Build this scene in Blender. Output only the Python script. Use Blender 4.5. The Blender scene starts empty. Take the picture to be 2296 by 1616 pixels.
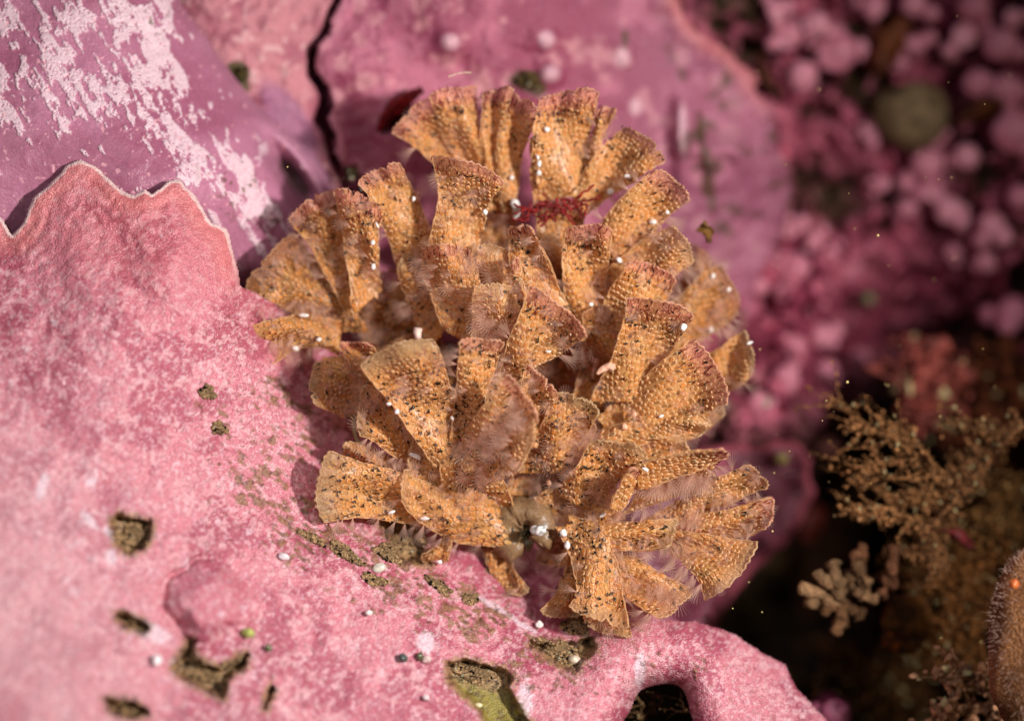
import bpy, math, random
import numpy as np
C = bpy.context.scene
rng = np.random.default_rng(11)
random.seed(11)

# ------------------------------------------------------------------ camera, world, light
D = 25.0                       # camera to focus plane, 1 unit = 1 cm
K = 224.2                      # photo units (2296 wide view) per scene unit on the focus plane
cam_d = bpy.data.cameras.new('camera'); cam = bpy.data.objects.new('camera', cam_d)
C.collection.objects.link(cam); C.camera = cam
cam.location = (0, -D, 0); cam.rotation_euler = (math.radians(90), 0, 0)
cam_d.sensor_width = 36; cam_d.lens = 36 * D / 10.24
cam_d.clip_start = 1; cam_d.clip_end = 400
cam_d.dof.use_dof = True; cam_d.dof.focus_distance = D + 0.1
cam_d.dof.aperture_fstop = cam_d.lens * 0.001 / 0.98
w = bpy.data.worlds.new('World'); C.world = w; w.use_nodes = True
nt = w.node_tree; bg = nt.nodes['Background']
sky = nt.nodes.new('ShaderNodeTexSky'); sky.sky_type = 'NISHITA'; sky.sun_disc = False
SUN_EL, SUN_AZ = math.radians(22), math.radians(132)
sky.sun_elevation = SUN_EL; sky.sun_rotation = SUN_AZ
nt.links.new(sky.outputs[0], bg.inputs[0]); bg.inputs[1].default_value = 0.03
# the diver's strobe, right of the camera
def spot_lamp(name, loc, aim, power, radius, color=(1, .965, .93), cone=60):
    l = bpy.data.lights.new(name, 'SPOT'); l.energy = power; l.shadow_soft_size = radius
    l.spot_size = math.radians(cone); l.spot_blend = 1.0; l.color = color
    o = bpy.data.objects.new(name, l); C.collection.objects.link(o); o.location = loc
    from mathutils import Vector
    o.rotation_euler = (Vector(aim) - Vector(loc)).to_track_quat('-Z', 'Y').to_euler()
    return o
spot_lamp('strobe_or_fill_lamp', (11.5, -14.0, 2.4), (-1.6, 0.5, 0.1), 20500, 0.7, cone=60)
spot_lamp('strobe_or_fill_lamp', (-6.0, -19.0, 6.5), (-0.6, 0.6, 0.1), 4200, 1.2, (1, .93, .95), cone=42)  # added fill lamp at the left, brightens the front faces
C.view_settings.view_transform = 'Standard'; C.view_settings.look = 'None'
C.view_settings.exposure = 0; C.view_settings.gamma = 1; C.view_settings.use_curve_mapping = False
C.cycles.max_bounces = 6; C.cycles.diffuse_bounces = 3; C.cycles.glossy_bounces = 2
C.cycles.transmission_bounces = 4; C.cycles.transparent_max_bounces = 12
C.cycles.sample_clamp_indirect = 4

# ------------------------------------------------------------------ helpers
def srgb(r, g, b):
    c = np.array([r, g, b], float) / 255
    return np.where(c <= .04045, c / 12.92, ((c + .055) / 1.055) ** 2.4)

def at(u, v, y):
    """photo position and real depth to a 3D point"""
    s = (D + y) / D
    return np.stack([(u - 1148) / K * s, y + 0 * u, (808 - v) / K * s], -1)

_perm = np.random.default_rng(5).permutation(4096)
_val = np.random.default_rng(6).uniform(-1, 1, 4096)
def vnoise(x, y, seed=0):
    xi = np.floor(x).astype(np.int64); yi = np.floor(y).astype(np.int64)
    fx = x - xi; fy = y - yi
    fx = fx * fx * (3 - 2 * fx); fy = fy * fy * (3 - 2 * fy)
    def h(a, b): return _val[_perm[(_perm[(a + seed * 57) & 4095] + b) & 4095]]
    return ((h(xi, yi) * (1 - fx) + h(xi + 1, yi) * fx) * (1 - fy)
            + (h(xi, yi + 1) * (1 - fx) + h(xi + 1, yi + 1) * fx) * fy)
def fbm(x, y, seed=0, octs=4, gain=.5):
    s = 0; a = 1; n = 0
    c, sn = math.cos(.6), math.sin(.6)
    for k in range(octs):
        s = s + a * vnoise(x, y, seed + k * 3); n += a; a *= gain
        x, y = (x * c - y * sn) * 2.03 + 3.1, (x * sn + y * c) * 2.03 + 1.7
    return s / n
def sstep(a, b, x):
    t = np.clip((x - a) / (b - a), 0, 1); return t * t * (3 - 2 * t)
def mix(a, b, t):
    t = np.asarray(t)[..., None]; return a * (1 - t) + b * t

def sdf(u, v, poly):
    """distance inside (positive) a polygon, in photo units"""
    P = np.array(poly, float); Q = np.roll(P, -1, 0)
    best = np.full(u.shape, 1e18); inside = np.zeros(u.shape, bool)
    for (x0, y0), (x1, y1) in zip(P, Q):
        ex, ey = x1 - x0, y1 - y0
        t = np.clip(((u - x0) * ex + (v - y0) * ey) / (ex * ex + ey * ey + 1e-9), 0, 1)
        best = np.minimum(best, (u - x0 - t * ex) ** 2 + (v - y0 - t * ey) ** 2)
        if y0 != y1:
            c = ((y0 > v) != (y1 > v)) & (u < (x1 - x0) * (v - y0) / (y1 - y0) + x0)
            inside ^= c
    d = np.sqrt(best); return np.where(inside, d, -d)

def surf(points, u, v, scale=300.0):
    """smooth depth through control points (thin plate)"""
    P = np.array(points, float); n = len(P)
    X = P[:, :2] / scale
    def ph(r2): return r2 * np.log(np.sqrt(r2) + 1e-9)
    A = np.zeros((n + 3, n + 3))
    A[:n, :n] = ph(((X[:, None] - X[None]) ** 2).sum(-1)) + np.eye(n) * .02
    A[:n, n] = 1; A[:n, n + 1:] = X; A[n, :n] = 1; A[n + 1:, :n] = X.T
    w = np.linalg.solve(A, np.r_[P[:, 2], 0, 0, 0])
    uu, vv = u / scale, v / scale
    out = w[n] + w[n + 1] * uu + w[n + 2] * vv
    for i in range(n): out = out + w[i] * ph((uu - X[i, 0]) ** 2 + (vv - X[i, 1]) ** 2)
    return out

def link_mesh(name, V, polys, mat, parent=None, col=None, smooth=True):
    me = bpy.data.meshes.new(name)
    V = np.asarray(V, np.float32)
    polys = [np.asarray(p, np.int32) for p in polys if len(p)]
    me.vertices.add(len(V)); me.vertices.foreach_set('co', V.ravel())
    tot = np.concatenate([np.full(len(p), p.shape[1], np.int32) for p in polys])
    loops = np.concatenate([p.ravel() for p in polys])
    me.loops.add(len(loops)); me.loops.foreach_set('vertex_index', loops)
    me.polygons.add(len(tot))
    st = np.zeros(len(tot), np.int32); st[1:] = np.cumsum(tot)[:-1]
    me.polygons.foreach_set('loop_start', st); me.polygons.foreach_set('loop_total', tot)
    me.polygons.foreach_set('use_smooth', np.full(len(tot), smooth))
    if col is not None:
        a = me.color_attributes.new('Col', 'FLOAT_COLOR', 'POINT')
        c = np.ones((len(V), 4), np.float32); c[:, :col.shape[1]] = col
        a.data.foreach_set('color', c.ravel())
    me.update(calc_edges=True); me.validate()
    me.materials.append(mat)
    o = bpy.data.objects.new(name, me); C.collection.objects.link(o)
    if parent is not None: o.parent = parent
    return o

def tag(o, label=None, cat=None, group=None, kind=None):
    if label: o['label'] = label
    if cat: o['category'] = cat
    if group: o['group'] = group
    if kind: o['kind'] = kind
    return o
def empty(name, loc=(0, 0, 0)):
    o = bpy.data.objects.new(name, None); C.collection.objects.link(o); o.location = loc
    o.empty_display_size = .1
    return o

class Buf:
    def __init__(s): s.V = []; s.P = {}; s.C = []; s.n = 0
    def add(s, V, polys, col):
        V = np.asarray(V, float).reshape(-1, 3)
        for p in polys:
            p = np.asarray(p)
            if len(p): s.P.setdefault(p.shape[1], []).append(p + s.n)
        c = np.ones((len(V), 4)); col = np.asarray(col, float)
        if col.ndim == 1: c[:, :len(col)] = col
        else: c[:, :col.shape[1]] = col
        s.V.append(V); s.C.append(c); s.n += len(V)
    def build(s, name, mat, parent=None, origin=None):
        V = np.concatenate(s.V)
        if origin is not None: V = V - np.asarray(origin)
        o = link_mesh(name, V, [np.concatenate(p) for p in s.P.values()], mat, parent, np.concatenate(s.C))
        if origin is not None: o.location = origin
        return o

def ico(sub=2):
    import bmesh
    bm = bmesh.new(); bmesh.ops.create_icosphere(bm, subdivisions=sub, radius=1)
    V = np.array([v.co[:] for v in bm.verts]); F = np.array([[v.index for v in f.verts] for f in bm.faces]); bm.free()
    return V, F
ICO1, ICO2, ICO3, ICO4 = ico(1), ico(2), ico(3), ico(4)

def tube(buf, pts, rad, col, n=7, lump=0.0, seed=0):
    pts = np.asarray(pts, float); m = len(pts)
    rad = np.broadcast_to(np.asarray(rad, float), (m,))
    T = np.gradient(pts, axis=0); T /= np.linalg.norm(T, axis=1, keepdims=True) + 1e-9
    ref = np.array([.3, -.9, .25]); A = np.cross(T, ref); A /= np.linalg.norm(A, axis=1, keepdims=True) + 1e-9
    B = np.cross(T, A); th = np.linspace(0, 2 * math.pi, n, endpoint=False)
    r = rad[:, None] * (1 + lump * np.random.default_rng(seed).normal(0, 1, (m, n)))
    V = pts[:, None] + r[..., None] * (np.cos(th)[None, :, None] * A[:, None] + np.sin(th)[None, :, None] * B[:, None])
    V = np.concatenate([V.reshape(-1, 3), pts[:1], pts[-1:] + T[-1:] * rad[-1] * .6])
    i = np.arange(m - 1)[:, None] * n; j = np.arange(n)[None]; j2 = (j + 1) % n
    q = np.stack([i + j, i + j2, i + n + j2, i + n + j], -1).reshape(-1, 4)
    k = np.arange(n); a = m * n
    t1 = np.stack([np.full(n, a), (k + 1) % n, k], -1)
    t2 = np.stack([np.full(n, a + 1), (m - 1) * n + k, (m - 1) * n + (k + 1) % n], -1)
    buf.add(V, [q, np.r_[t1, t2]], col)

# ------------------------------------------------------------------ materials
def newmat(name):
    m = bpy.data.materials.new(name); m.use_nodes = True; n = m.node_tree.nodes; l = m.node_tree.links
    return m, n, l, n['Principled BSDF']
def crust_mat(name, rough=.55, speck=.35, sc1=28, sc2=70, bump=.5, spec=.3, whites=0.0):
    m, n, l, p = newmat(name)
    tc = n.new('ShaderNodeTexCoord'); va = n.new('ShaderNodeVertexColor'); va.layer_name = 'Col'
    n1 = n.new('ShaderNodeTexNoise'); n1.inputs['Scale'].default_value = sc1; n1.inputs['Detail'].default_value = 5; n1.inputs['Roughness'].default_value = .65
    vo = n.new('ShaderNodeTexVoronoi'); vo.inputs['Scale'].default_value = sc2 * .4
    l.new(tc.outputs['Object'], n1.inputs['Vector']); l.new(tc.outputs['Object'], vo.inputs['Vector'])
    r1 = n.new('ShaderNodeMapRange'); r1.inputs[1].default_value = .3; r1.inputs[2].default_value = .7
    r1.inputs[3].default_value = 1 - speck; r1.inputs[4].default_value = 1 + speck
    l.new(n1.outputs['Fac'], r1.inputs[0])
    r2 = n.new('ShaderNodeMapRange'); r2.inputs[1].default_value = .0; r2.inputs[2].default_value = .6
    r2.inputs[3].default_value = 1 + speck * .5; r2.inputs[4].default_value = 1 - speck * .6
    l.new(vo.outputs['Distance'], r2.inputs[0])
    mu = n.new('ShaderNodeMath'); mu.operation = 'MULTIPLY'; l.new(r1.outputs[0], mu.inputs[0]); l.new(r2.outputs[0], mu.inputs[1])
    vm = n.new('ShaderNodeVectorMath'); vm.operation = 'SCALE'; l.new(va.outputs['Color'], vm.inputs[0]); l.new(mu.outputs[0], vm.inputs['Scale'])
    l.new(vm.outputs[0], p.inputs['Base Color'])
    p.inputs['Roughness'].default_value = rough; p.inputs['Specular IOR Level'].default_value = spec
    bp = n.new('ShaderNodeBump'); bp.inputs['Strength'].default_value = bump; bp.inputs['Distance'].default_value = .03
    ad = n.new('ShaderNodeMath'); ad.operation = 'SUBTRACT'; l.new(n1.outputs['Fac'], ad.inputs[0]); l.new(vo.outputs['Distance'], ad.inputs[1])
    l.new(ad.outputs[0], bp.inputs['Height']); l.new(bp.outputs[0], p.inputs['Normal'])
    return m
M_pink = crust_mat('coralline_pink', .36, .24, 42, 130, .42, .5)
M_purple = crust_mat('coralline_purple', .4, .14, 30, 120, .12, .4)
M_rock = crust_mat('rough_rock', .7, .4, 6, 14, .6, .15)
M_sed = crust_mat('silt', .9, .5, 45, 90, 1.0, .1)
M_knob = crust_mat('coralline_knob', .45, .15, 8, 20, .3, .45)
M_plain = crust_mat('soft_tissue', .5, .2, 30, 40, .4, .3)

def frond_mat():
    m, n, l, p = newmat('bryozoan_tissue')
    va = n.new('ShaderNodeVertexColor'); va.layer_name = 'Col'
    tc = n.new('ShaderNodeTexCoord'); no = n.new('ShaderNodeTexNoise'); no.inputs['Scale'].default_value = 40; no.inputs['Detail'].default_value = 3
    l.new(tc.outputs['Object'], no.inputs['Vector'])
    r1 = n.new('ShaderNodeMapRange'); r1.inputs[1].default_value = .3; r1.inputs[2].default_value = .7; r1.inputs[3].default_value = .72; r1.inputs[4].default_value = 1.25
    l.new(no.outputs['Fac'], r1.inputs[0])
    vm = n.new('ShaderNodeVectorMath'); vm.operation = 'SCALE'; l.new(va.outputs['Color'], vm.inputs[0]); l.new(r1.outputs[0], vm.inputs['Scale'])
    l.new(vm.outputs[0], p.inputs['Base Color'])
    p.inputs['Roughness'].default_value = .33; p.inputs['Specular IOR Level'].default_value = .55
    tr = n.new('ShaderNodeBsdfTranslucent'); l.new(vm.outputs[0], tr.inputs['Color'])
    tp = n.new('ShaderNodeBsdfTransparent')
    m1 = n.new('ShaderNodeMixShader'); m1.inputs[0].default_value = .42; l.new(p.outputs[0], m1.inputs[1]); l.new(tr.outputs[0], m1.inputs[2])
    m2 = n.new('ShaderNodeMixShader'); l.new(va.outputs['Alpha'], m2.inputs[0]); l.new(tp.outputs[0], m2.inputs[1]); l.new(m1.outputs[0], m2.inputs[2])
    out = n['Material Output']; l.new(m2.outputs[0], out.inputs[0])
    bp = n.new('ShaderNodeBump'); bp.inputs['Strength'].default_value = .35; bp.inputs['Distance'].default_value = .01
    l.new(no.outputs['Fac'], bp.inputs['Height']); l.new(bp.outputs[0], p.inputs['Normal'])
    return m
M_frond = frond_mat()
def tent_mat():
    m, n, l, p = newmat('tentacle_glass')
    p.inputs['Base Color'].default_value = (*srgb(242, 206, 186), 1); p.inputs['Roughness'].default_value = .4
    tr = n.new('ShaderNodeBsdfTranslucent'); tr.inputs['Color'].default_value = (*srgb(240, 200, 176), 1)
    tp = n.new('ShaderNodeBsdfTransparent')
    m1 = n.new('ShaderNodeMixShader'); m1.inputs[0].default_value = .5; l.new(p.outputs[0], m1.inputs[1]); l.new(tr.outputs[0], m1.inputs[2])
    m2 = n.new('ShaderNodeMixShader'); m2.inputs[0].default_value = .42; l.new(tp.outputs[0], m2.inputs[1]); l.new(m1.outputs[0], m2.inputs[2])
    l.new(m2.outputs[0], n['Material Output'].inputs[0]); return m
M_tent = tent_mat()
def shell_mat():
    m, n, l, p = newmat('white_shell')
    va = n.new('ShaderNodeVertexColor'); va.layer_name = 'Col'; l.new(va.outputs['Color'], p.inputs['Base Color'])
    p.inputs['Roughness'].default_value = .18; p.inputs['Specular IOR Level'].default_value = .8
    no = n.new('ShaderNodeTexNoise'); no.inputs['Scale'].default_value = 25
    bp = n.new('ShaderNodeBump'); bp.inputs['Strength'].default_value = .2; bp.inputs['Distance'].default_value = .02
    l.new(no.outputs['Fac'], bp.inputs['Height']); l.new(bp.outputs[0], p.inputs['Normal']); return m
M_shell = shell_mat()

# ------------------------------------------------------------------ crust sheets
def sheet(name, box, step, ctrl, poly, colour, mat, relief=None, roll=.15, rollk=1.6, jag=6, jagf=40, holes=(), seed=1):
    us = np.arange(box[0], box[2], step); vs = np.arange(box[1], box[3], step)
    u, v = np.meshgrid(us, vs)
    y = surf(ctrl, u, v)
    if poly is not None:
        ju = u + jag * fbm(u / jagf, v / jagf, seed, 4, .6); jv = v + jag * fbm(u / jagf, v / jagf, seed + 9, 4, .6)
        d = sdf(ju, jv, poly) / K
    else: d = np.full(u.shape, 9.)
    dh = np.full(u.shape, 9.)
    for (hu, hv, ru, rv) in holes:
        ang = np.arctan2(v - hv, u - hu)
        rr = np.hypot((u - hu) / ru, (v - hv) / rv) - 1 + .06 * np.sin(3 * ang + 1) + .04 * np.sin(7 * ang)
        dh = np.minimum(dh, rr * min(ru, rv) / K)
    if relief is not None: y = y + relief(u, v, d)
    e = np.clip(1 - d / roll, 0, 1); y = y + rollk * roll * (1 - np.sqrt(np.clip(1 - e * e, 0, 1)))
    rh = .45; e = np.clip(1 - dh / rh, 0, 1); y = y + 1.9 * rh * (1 - np.sqrt(np.clip(1 - e * e, 0, 1)))
    keep = (d > 0) & (dh > 0)
    V = at(u, v, y).reshape(-1, 3)
    col = colour(u, v, d, y).reshape(-1, 3)
    h, wd = u.shape; idx = np.arange(h * wd).reshape(h, wd)
    q = np.stack([idx[1:, :-1], idx[1:, 1:], idx[:-1, 1:], idx[:-1, :-1]], -1)
    kq = keep[1:, :-1] & keep[1:, 1:] & keep[:-1, 1:] & keep[:-1, :-1]
    q = q[kq]; used = np.unique(q); rm = np.full(h * wd, -1); rm[used] = np.arange(len(used))
    return link_mesh(name, V[used], [rm[q]], mat, None, col[used])

def streak(u, v, ang, along, across, seed, octs=4):
    c, s = math.cos(ang), math.sin(ang)
    return fbm((u * c + v * s) / along, (-u * s + v * c) / across, seed, octs, .55)
def blob(u, v, cu, cv, ru, rv, ang=0.):
    c, s = math.cos(ang), math.sin(ang); du, dv = u - cu, v - cv
    return np.exp(-(((du * c + dv * s) / ru) ** 2 + ((-du * s + dv * c) / rv) ** 2))

# ---- lower-left pink crust with the arch
PINK_CTRL = [(-250, 400, -.3), (0, 520, -.1), (0, 800, -.7), (0, 1200, -1.5), (0, 1616, -2.4), (-300, 1900, -3.5), (-300, 1000, -1.6),
    (180, 370, .05), (400, 420, .15), (300, 800, -.55), (300, 1200, -1.1), (300, 1616, -1.8), (500, 600, .1), (520, 800, .1), (500, 1000, -.15),
    (600, 820, .45), (640, 1000, .35), (700, 1130, .25), (800, 1250, .05), (600, 1300, -.55), (1000, 1370, .05), (600, 1616, -1.3), (900, 1616, -.9),
    (1200, 1460, .1), (1400, 1470, 0), (1560, 1430, .25), (1200, 1616, -.5), (1600, 1560, .1), (1750, 1616, .45), (1300, 1900, -1.0), (1800, 1850, .3),
    (1150, 1250, 1.3), (900, 1080, 1.3), (760, 900, 1.3), (700, 750, 1.4), (1270, 1350, 1.0), (1100, 1050, 2.0), (1400, 1320, 1.1), (850, 1150, .7), (1600, 1400, .8)]
PINK_POLY = [(-260, 560), (-60, 470), (0, 482), (28, 526), (52, 500), (72, 442), (115, 405), (128, 395), (150, 366), (178, 356), (215, 372), (238, 395), (275, 428), (300, 437),
    (322, 420), (340, 432), (378, 404), (405, 402), (432, 428), (455, 462), (478, 500), (512, 513), (524, 560), (540, 640), (640, 690), (800, 720), (950, 850), (1100, 960),
    (1250, 1120), (1400, 1290), (1480, 1385), (1560, 1392), (1650, 1420), (1712, 1462), (1762, 1488), (1785, 1535), (1830, 1585), (1885, 1640), (1920, 1900), (-260, 1900)]
def sed_mask(u, v):
    reg = (blob(u, v, 820, 1240, 380, 90, .55) + .9 * blob(u, v, 650, 1000, 130, 220) + .9 * blob(u, v, 1050, 1380, 330, 70, .5) + .55 * blob(u, v, 560, 880, 130, 60)
           + .4 * blob(u, v, 1560, 1500, 250, 80, .5))
    s = streak(u, v, .62, 17, 8, 31, 4) * .5 + .5
    s2 = fbm(u / 34, v / 34, 77, 3) * .5 + .5
    m = sstep(.60, .72, s * .65 + s2 * .35 + .16 * np.clip(reg, 0, 1.2) - .07)
    return m * sstep(.08, .4, reg)
PITS = [[(252, 1168), (268, 1154), (338, 1170), (336, 1198), (318, 1228), (290, 1240), (262, 1216)],
    [(388, 1492), (425, 1436), (440, 1478), (490, 1500), (552, 1466), (548, 1490), (506, 1520), (500, 1562), (440, 1532), (400, 1512)],
    [(1006, 1486), (1040, 1478), (1130, 1502), (1152, 1520), (1136, 1542), (1180, 1616), (1225, 1660), (1110, 1660), (1080, 1585), (1010, 1527)],
    [(1190, 1440), (1290, 1446), (1322, 1428), (1334, 1450), (1300, 1480), (1292, 1502), (1240, 1482)],
    [(850, 1150), (900, 1150), (950, 1230), (965, 1262), (900, 1256), (868, 1196)], [(262, 1376), (280, 1376), (330, 1404), (322, 1416), (280, 1402)],
    [(240, 1570), (300, 1572), (330, 1600), (290, 1606), (250, 1592)], [(600, 1552), (606, 1540), (612, 1548), (596, 1586)], [(1090, 1190), (1125, 1185), (1130, 1290), (1100, 1270)]]
def pit_mask(u, v):
    ju = u + 8 * fbm(u / 20, v / 20, 41, 3); jv = v + 8 * fbm(u / 20, v / 20, 44, 3); m = np.zeros(u.shape)
    for p_ in PITS: m = np.maximum(m, sstep(-8, 6, sdf(ju, jv, p_)))
    return m
def pink_relief(u, v, d):
    r = .10 * fbm(u / 260, v / 260, 3, 4) + .035 * fbm(u / 60, v / 60, 8, 4) + .010 * fbm(u / 14, v / 14, 12, 3)
    # folds below the ruffled margin
    r += .05 * np.sin((u * .9 - v * .35) / 38 + 2 * fbm(u / 120, v / 120, 5)) * blob(u, v, 260, 620, 240, 170)
    r += .10 * blob(u, v, 470, 1190 + 130, 70, 60) * 0
    # rounded boss at (470,1340)
    dd = np.hypot((u - 480) / 95, (v - 1350) / 90); dd = dd + .2 * fbm(u / 50, v / 50, 19, 3); r -= .17 * sstep(1.05, .4, dd); r += .10 * np.exp(-((dd - 1.12) / .10) ** 2) * sstep(40, -60, u - 480)
    dd = np.hypot((u - 400) / 48, (v - 1215) / 30); r -= .05 * sstep(1, .3, dd)
    # pits
    r += .22 * pit_mask(u, v)
    r -= .018 * sed_mask(u, v) * (1 + .8 * fbm(u / 5, v / 5, 61, 2))
    r += .006 * np.sin(d * 48 + 4 * fbm(u / 70, v / 70, 153, 2)) * sstep(.9, .2, d) * sstep(720, 600, v) * sstep(560, 480, u)
    return r
def pink_col(u, v, d, y):
    base, dk, pale, wht = srgb(214, 128, 142), srgb(174, 76, 98), srgb(232, 174, 180), srgb(246, 226, 236)
    a = sstep(.2, .8, fbm(u / 120, v / 120, 21, 5, .6) * .8 + .5); b = streak(u, v, .5, 45, 16, 23, 4) * .5 + .5; c = fbm(u / 9, v / 9, 25, 3) * .5 + .5
    col = mix(np.broadcast_to(base, u.shape + (3,)), dk, sstep(.44, .62, a * .6 + b * .4) * .8)
    col = mix(col, pale, sstep(.48, .66, c * .65 + (1 - b) * .35) * .8)
    nearw = sstep(500, 0, u) * sstep(700, 1400, v); col = mix(col, pale, nearw * .6)  # strobe brightness at the near lower left painted in as paler pink
    # reddish top lobe and rim
    top = blob(u, v, 420, 560, 260, 130) + .8 * blob(u, v, 150, 480, 150, 100)
    col = mix(col, srgb(205, 104, 112), np.clip(top, 0, 1) * .6 * (.55 + .45 * c))
    # darker pink stains
    for (su, sv, sr, k) in [(170, 1100 - 130, 45, .5), (95, 905, 30, .7), (60, 840, 22, .6), (480, 1340, 80, .35), (260, 1110, 40, .35), (340, 960, 40, .4), (20, 1600, 50, .5), (430, 1260, 30, .3), (840, 1600, 40, .5), (220, 900, 30, .35)]:
        col = mix(col, dk, k * sstep(.75, .3, np.hypot(u - su, v - sv) / sr * .5 + .25 * fbm(u / 22, v / 22, 29, 3)))
    # white scuffs
    w_ = sstep(.72, .80, (fbm(u / 26, v / 26, 33, 4) * .5 + .5) * .75 + .22 * (fbm(u / 5, v / 5, 35, 2) * .5 + .5) + .06 * sstep(900, 100, np.hypot(u - 400, v - 1350)))
    col = mix(col, wht, w_ * .45)
    for (su, sv, ru, rv, an) in [(95, 1090, 12, 25, .2), (205, 1080, 12, 8, 0), (200, 1165, 30, 8, .8), (245, 1195, 18, 7, 1.), (330, 1410, 55, 16, .5), (250, 1250, 12, 16, 0), (1110, 1360, 60, 6, .55), (1180, 1405, 30, 5, .5), (1455 - 20, 1500, 12, 30, 0), (955, 1180 + 260, 20, 20, 0), (1178, 1570, 16, 34, 0)]:
        col = mix(col, wht * .95, .75 * sstep(.40, .7, blob(u, v, su, sv, ru * 1.3, rv * 1.5, an) + .3 * fbm(u / 8, v / 8, 36, 3)) * .9)
    por = sstep(.30, .22, np.abs(fbm(u / 4.2, v / 4.2, 141, 2) + .42)) ; col = mix(col, dk, por * .0)
    stip = sstep(.60, .72, fbm(u / 4.5, v / 4.5, 143, 2) * .5 + .5); stip = stip * (1 - .8 * np.clip(top, 0, 1)); col = mix(col, srgb(252, 222, 230), stip * .34)
    stip = sstep(.60, .72, fbm(u / 5.5, v / 5.5, 147, 2) * .5 + .5); stip = stip * (1 - .7 * np.clip(top, 0, 1)); col = mix(col, dk * .9, stip * .30)
    col = mix(col, srgb(176, 86, 96), np.clip(np.sin(d * 75 + 3 * fbm(u / 60, v / 60, 153, 2)), 0, 1) * sstep(.7, .2, d) * sstep(720, 600, v) * sstep(560, 480, u) * .12)
    silt = srgb(150, 112, 78); silt2 = srgb(92, 66, 40)
    sc = mix(np.broadcast_to(silt, u.shape + (3,)), silt2, sstep(.4, .7, fbm(u / 7, v / 7, 51, 3) * .5 + .5))
    col = mix(col, sc, sed_mask(u, v) * .85)
    # fine brown pepper
    pp = sstep(.71, .77, fbm(u / 6, v / 5, 91, 3) * .5 + .5) * sstep(-.2, .3, fbm(u / 170, v / 170, 93, 3)) * sstep(350, 700, u + v * .2)
    col = mix(col, srgb(120, 70, 55), pp * .8)
    c2 = mix(np.broadcast_to(srgb(170, 134, 94), u.shape + (3,)), srgb(84, 62, 38), sstep(.45, .62, fbm(u / 7, v / 7, 45, 3) * .5 + .5))
    green = sstep(980, 1060, u) * sstep(1260, 1180, u) * sstep(1515, 1560, v - .25 * (u - 1080))
    c2 = mix(c2, mix(np.broadcast_to(srgb(150, 136, 56), u.shape + (3,)), srgb(110, 92, 44), sstep(.4, .65, fbm(u / 14, v / 14, 47, 3) * .5 + .5)), green * .9)
    du_ = np.zeros(u.shape)
    for p_ in PITS: du_ = np.maximum(du_, sstep(-46, 0, sdf(u, v, p_)))
    col = mix(col, c2, sstep(.55, .8, du_ * .62 + .36 * (fbm(u / 7, v / 6, 49, 3) * .5 + .5)) * .8)
    col = mix(col, c2, pit_mask(u, v))
    # growing margin: pale thin rim above a salmon band
    top_edge = sstep(700, 560, v) * sstep(560, 500, u + 0 * v)
    col = mix(col, srgb(226, 128, 124), sstep(.30, .10, d) * top_edge * .6)
    col = mix(col, srgb(250, 215, 210), sstep(.05, .03, d) * top_edge * .95)
    col = mix(col, srgb(130, 70, 60), sstep(30, 0, np.abs(u - 500)) * 0)
    return col
o = sheet('coralline_crust', (-260, 340, 1900, 1860), 2.5, PINK_CTRL, PINK_POLY, pink_col, M_pink, pink_relief, .035, 2.5, 5, 30, [(1478, 1645, 74, 118)], 2)
tag(o, 'bright pink crust with ruffled pale margin, speckled with silt, forming an arch under the colony', 'coralline crust')

# ---- purple plate, upper left
PUR_CTRL = [(-250, -250, .6), (0, 0, .4), (-150, 520, -.02), (0, 450, .02), (180, 420, .17), (300, 460, .28), (250, 200, .35), (400, 0, 1.1), (500, 200, 1.2), (430, 420, .38), (600, 500, 1.2), (640, 300, 1.5), (720, 400, 1.8), (700, 640, 1.8), (300, 600, .8), (520, 560, 1.1), (830, 620, 2.3), (300, -250, .9), (0, 800, 1.2), (600, 760, 2.0)]
PUR_POLY = [(-260, -260), (330, -260), (405, 0), (470, 90), (530, 175), (585, 240), (640, 290), (705, 345), (748, 395), (765, 470), (820, 560), (900, 680), (800, 800), (-260, 800)]
def pur_relief(u, v, d):
    r = .12 * fbm(u / 300, v / 300, 103, 3) + .02 * fbm(u / 50, v / 50, 104, 4)
    r += .55 * blob(u, v, 665, 400, 95, 22, .95) * 0 + .75 * blob(u, v, 655, 395, 95, 24, .95)
    r -= .02 * white_mask(u, v)
    return r
def white_mask(u, v):
    ang = 1.03
    s = streak(u, v, ang, 110, 26, 111, 3) * .5 + .5
    reg = 1.25 * blob(u, v, 250, 160, 130, 150) + 1.1 * blob(u, v, 110, 90, 130, 90) + blob(u, v, 420, 300, 190, 90, .95) + 1.0 * blob(u, v, 590, 490, 95, 45, .9) + .7 * blob(u, v, 0, 260, 50, 90) + .8 * blob(u, v, 140, 240, 40, 70) + .8 * blob(u, v, 640, 330, 90, 30, .9) + .5 * blob(u, v, 320, 30, 150, 60)
    sm = streak(u, v, ang, 46, 13, 117, 3); lump_ = fbm(u / 70, v / 70, 119, 3)
    m = np.clip(reg, 0, 1.05) * .62 + (s - .5) * 1.2 + .55 * sm + .4 * lump_ - .54
    f = np.abs(fbm(u / 8, v / 11, 115, 3)); g = np.abs(fbm(u / 16, v / 22, 118, 2))
    m = m - .06 + .30 * blob(u, v, 500, 380, 190, 90, .9) + .42 * fbm(u / 34, v / 42, 151, 3)
    m = m + .30 * fbm(u / 13, v / 17, 155, 3)
    return sstep(-.02, .07, m) * sstep(.02, .10, f + .09 * np.clip(m, 0, .5)) * sstep(.01, .05, g + .05 * np.clip(m, 0, .5))
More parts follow.
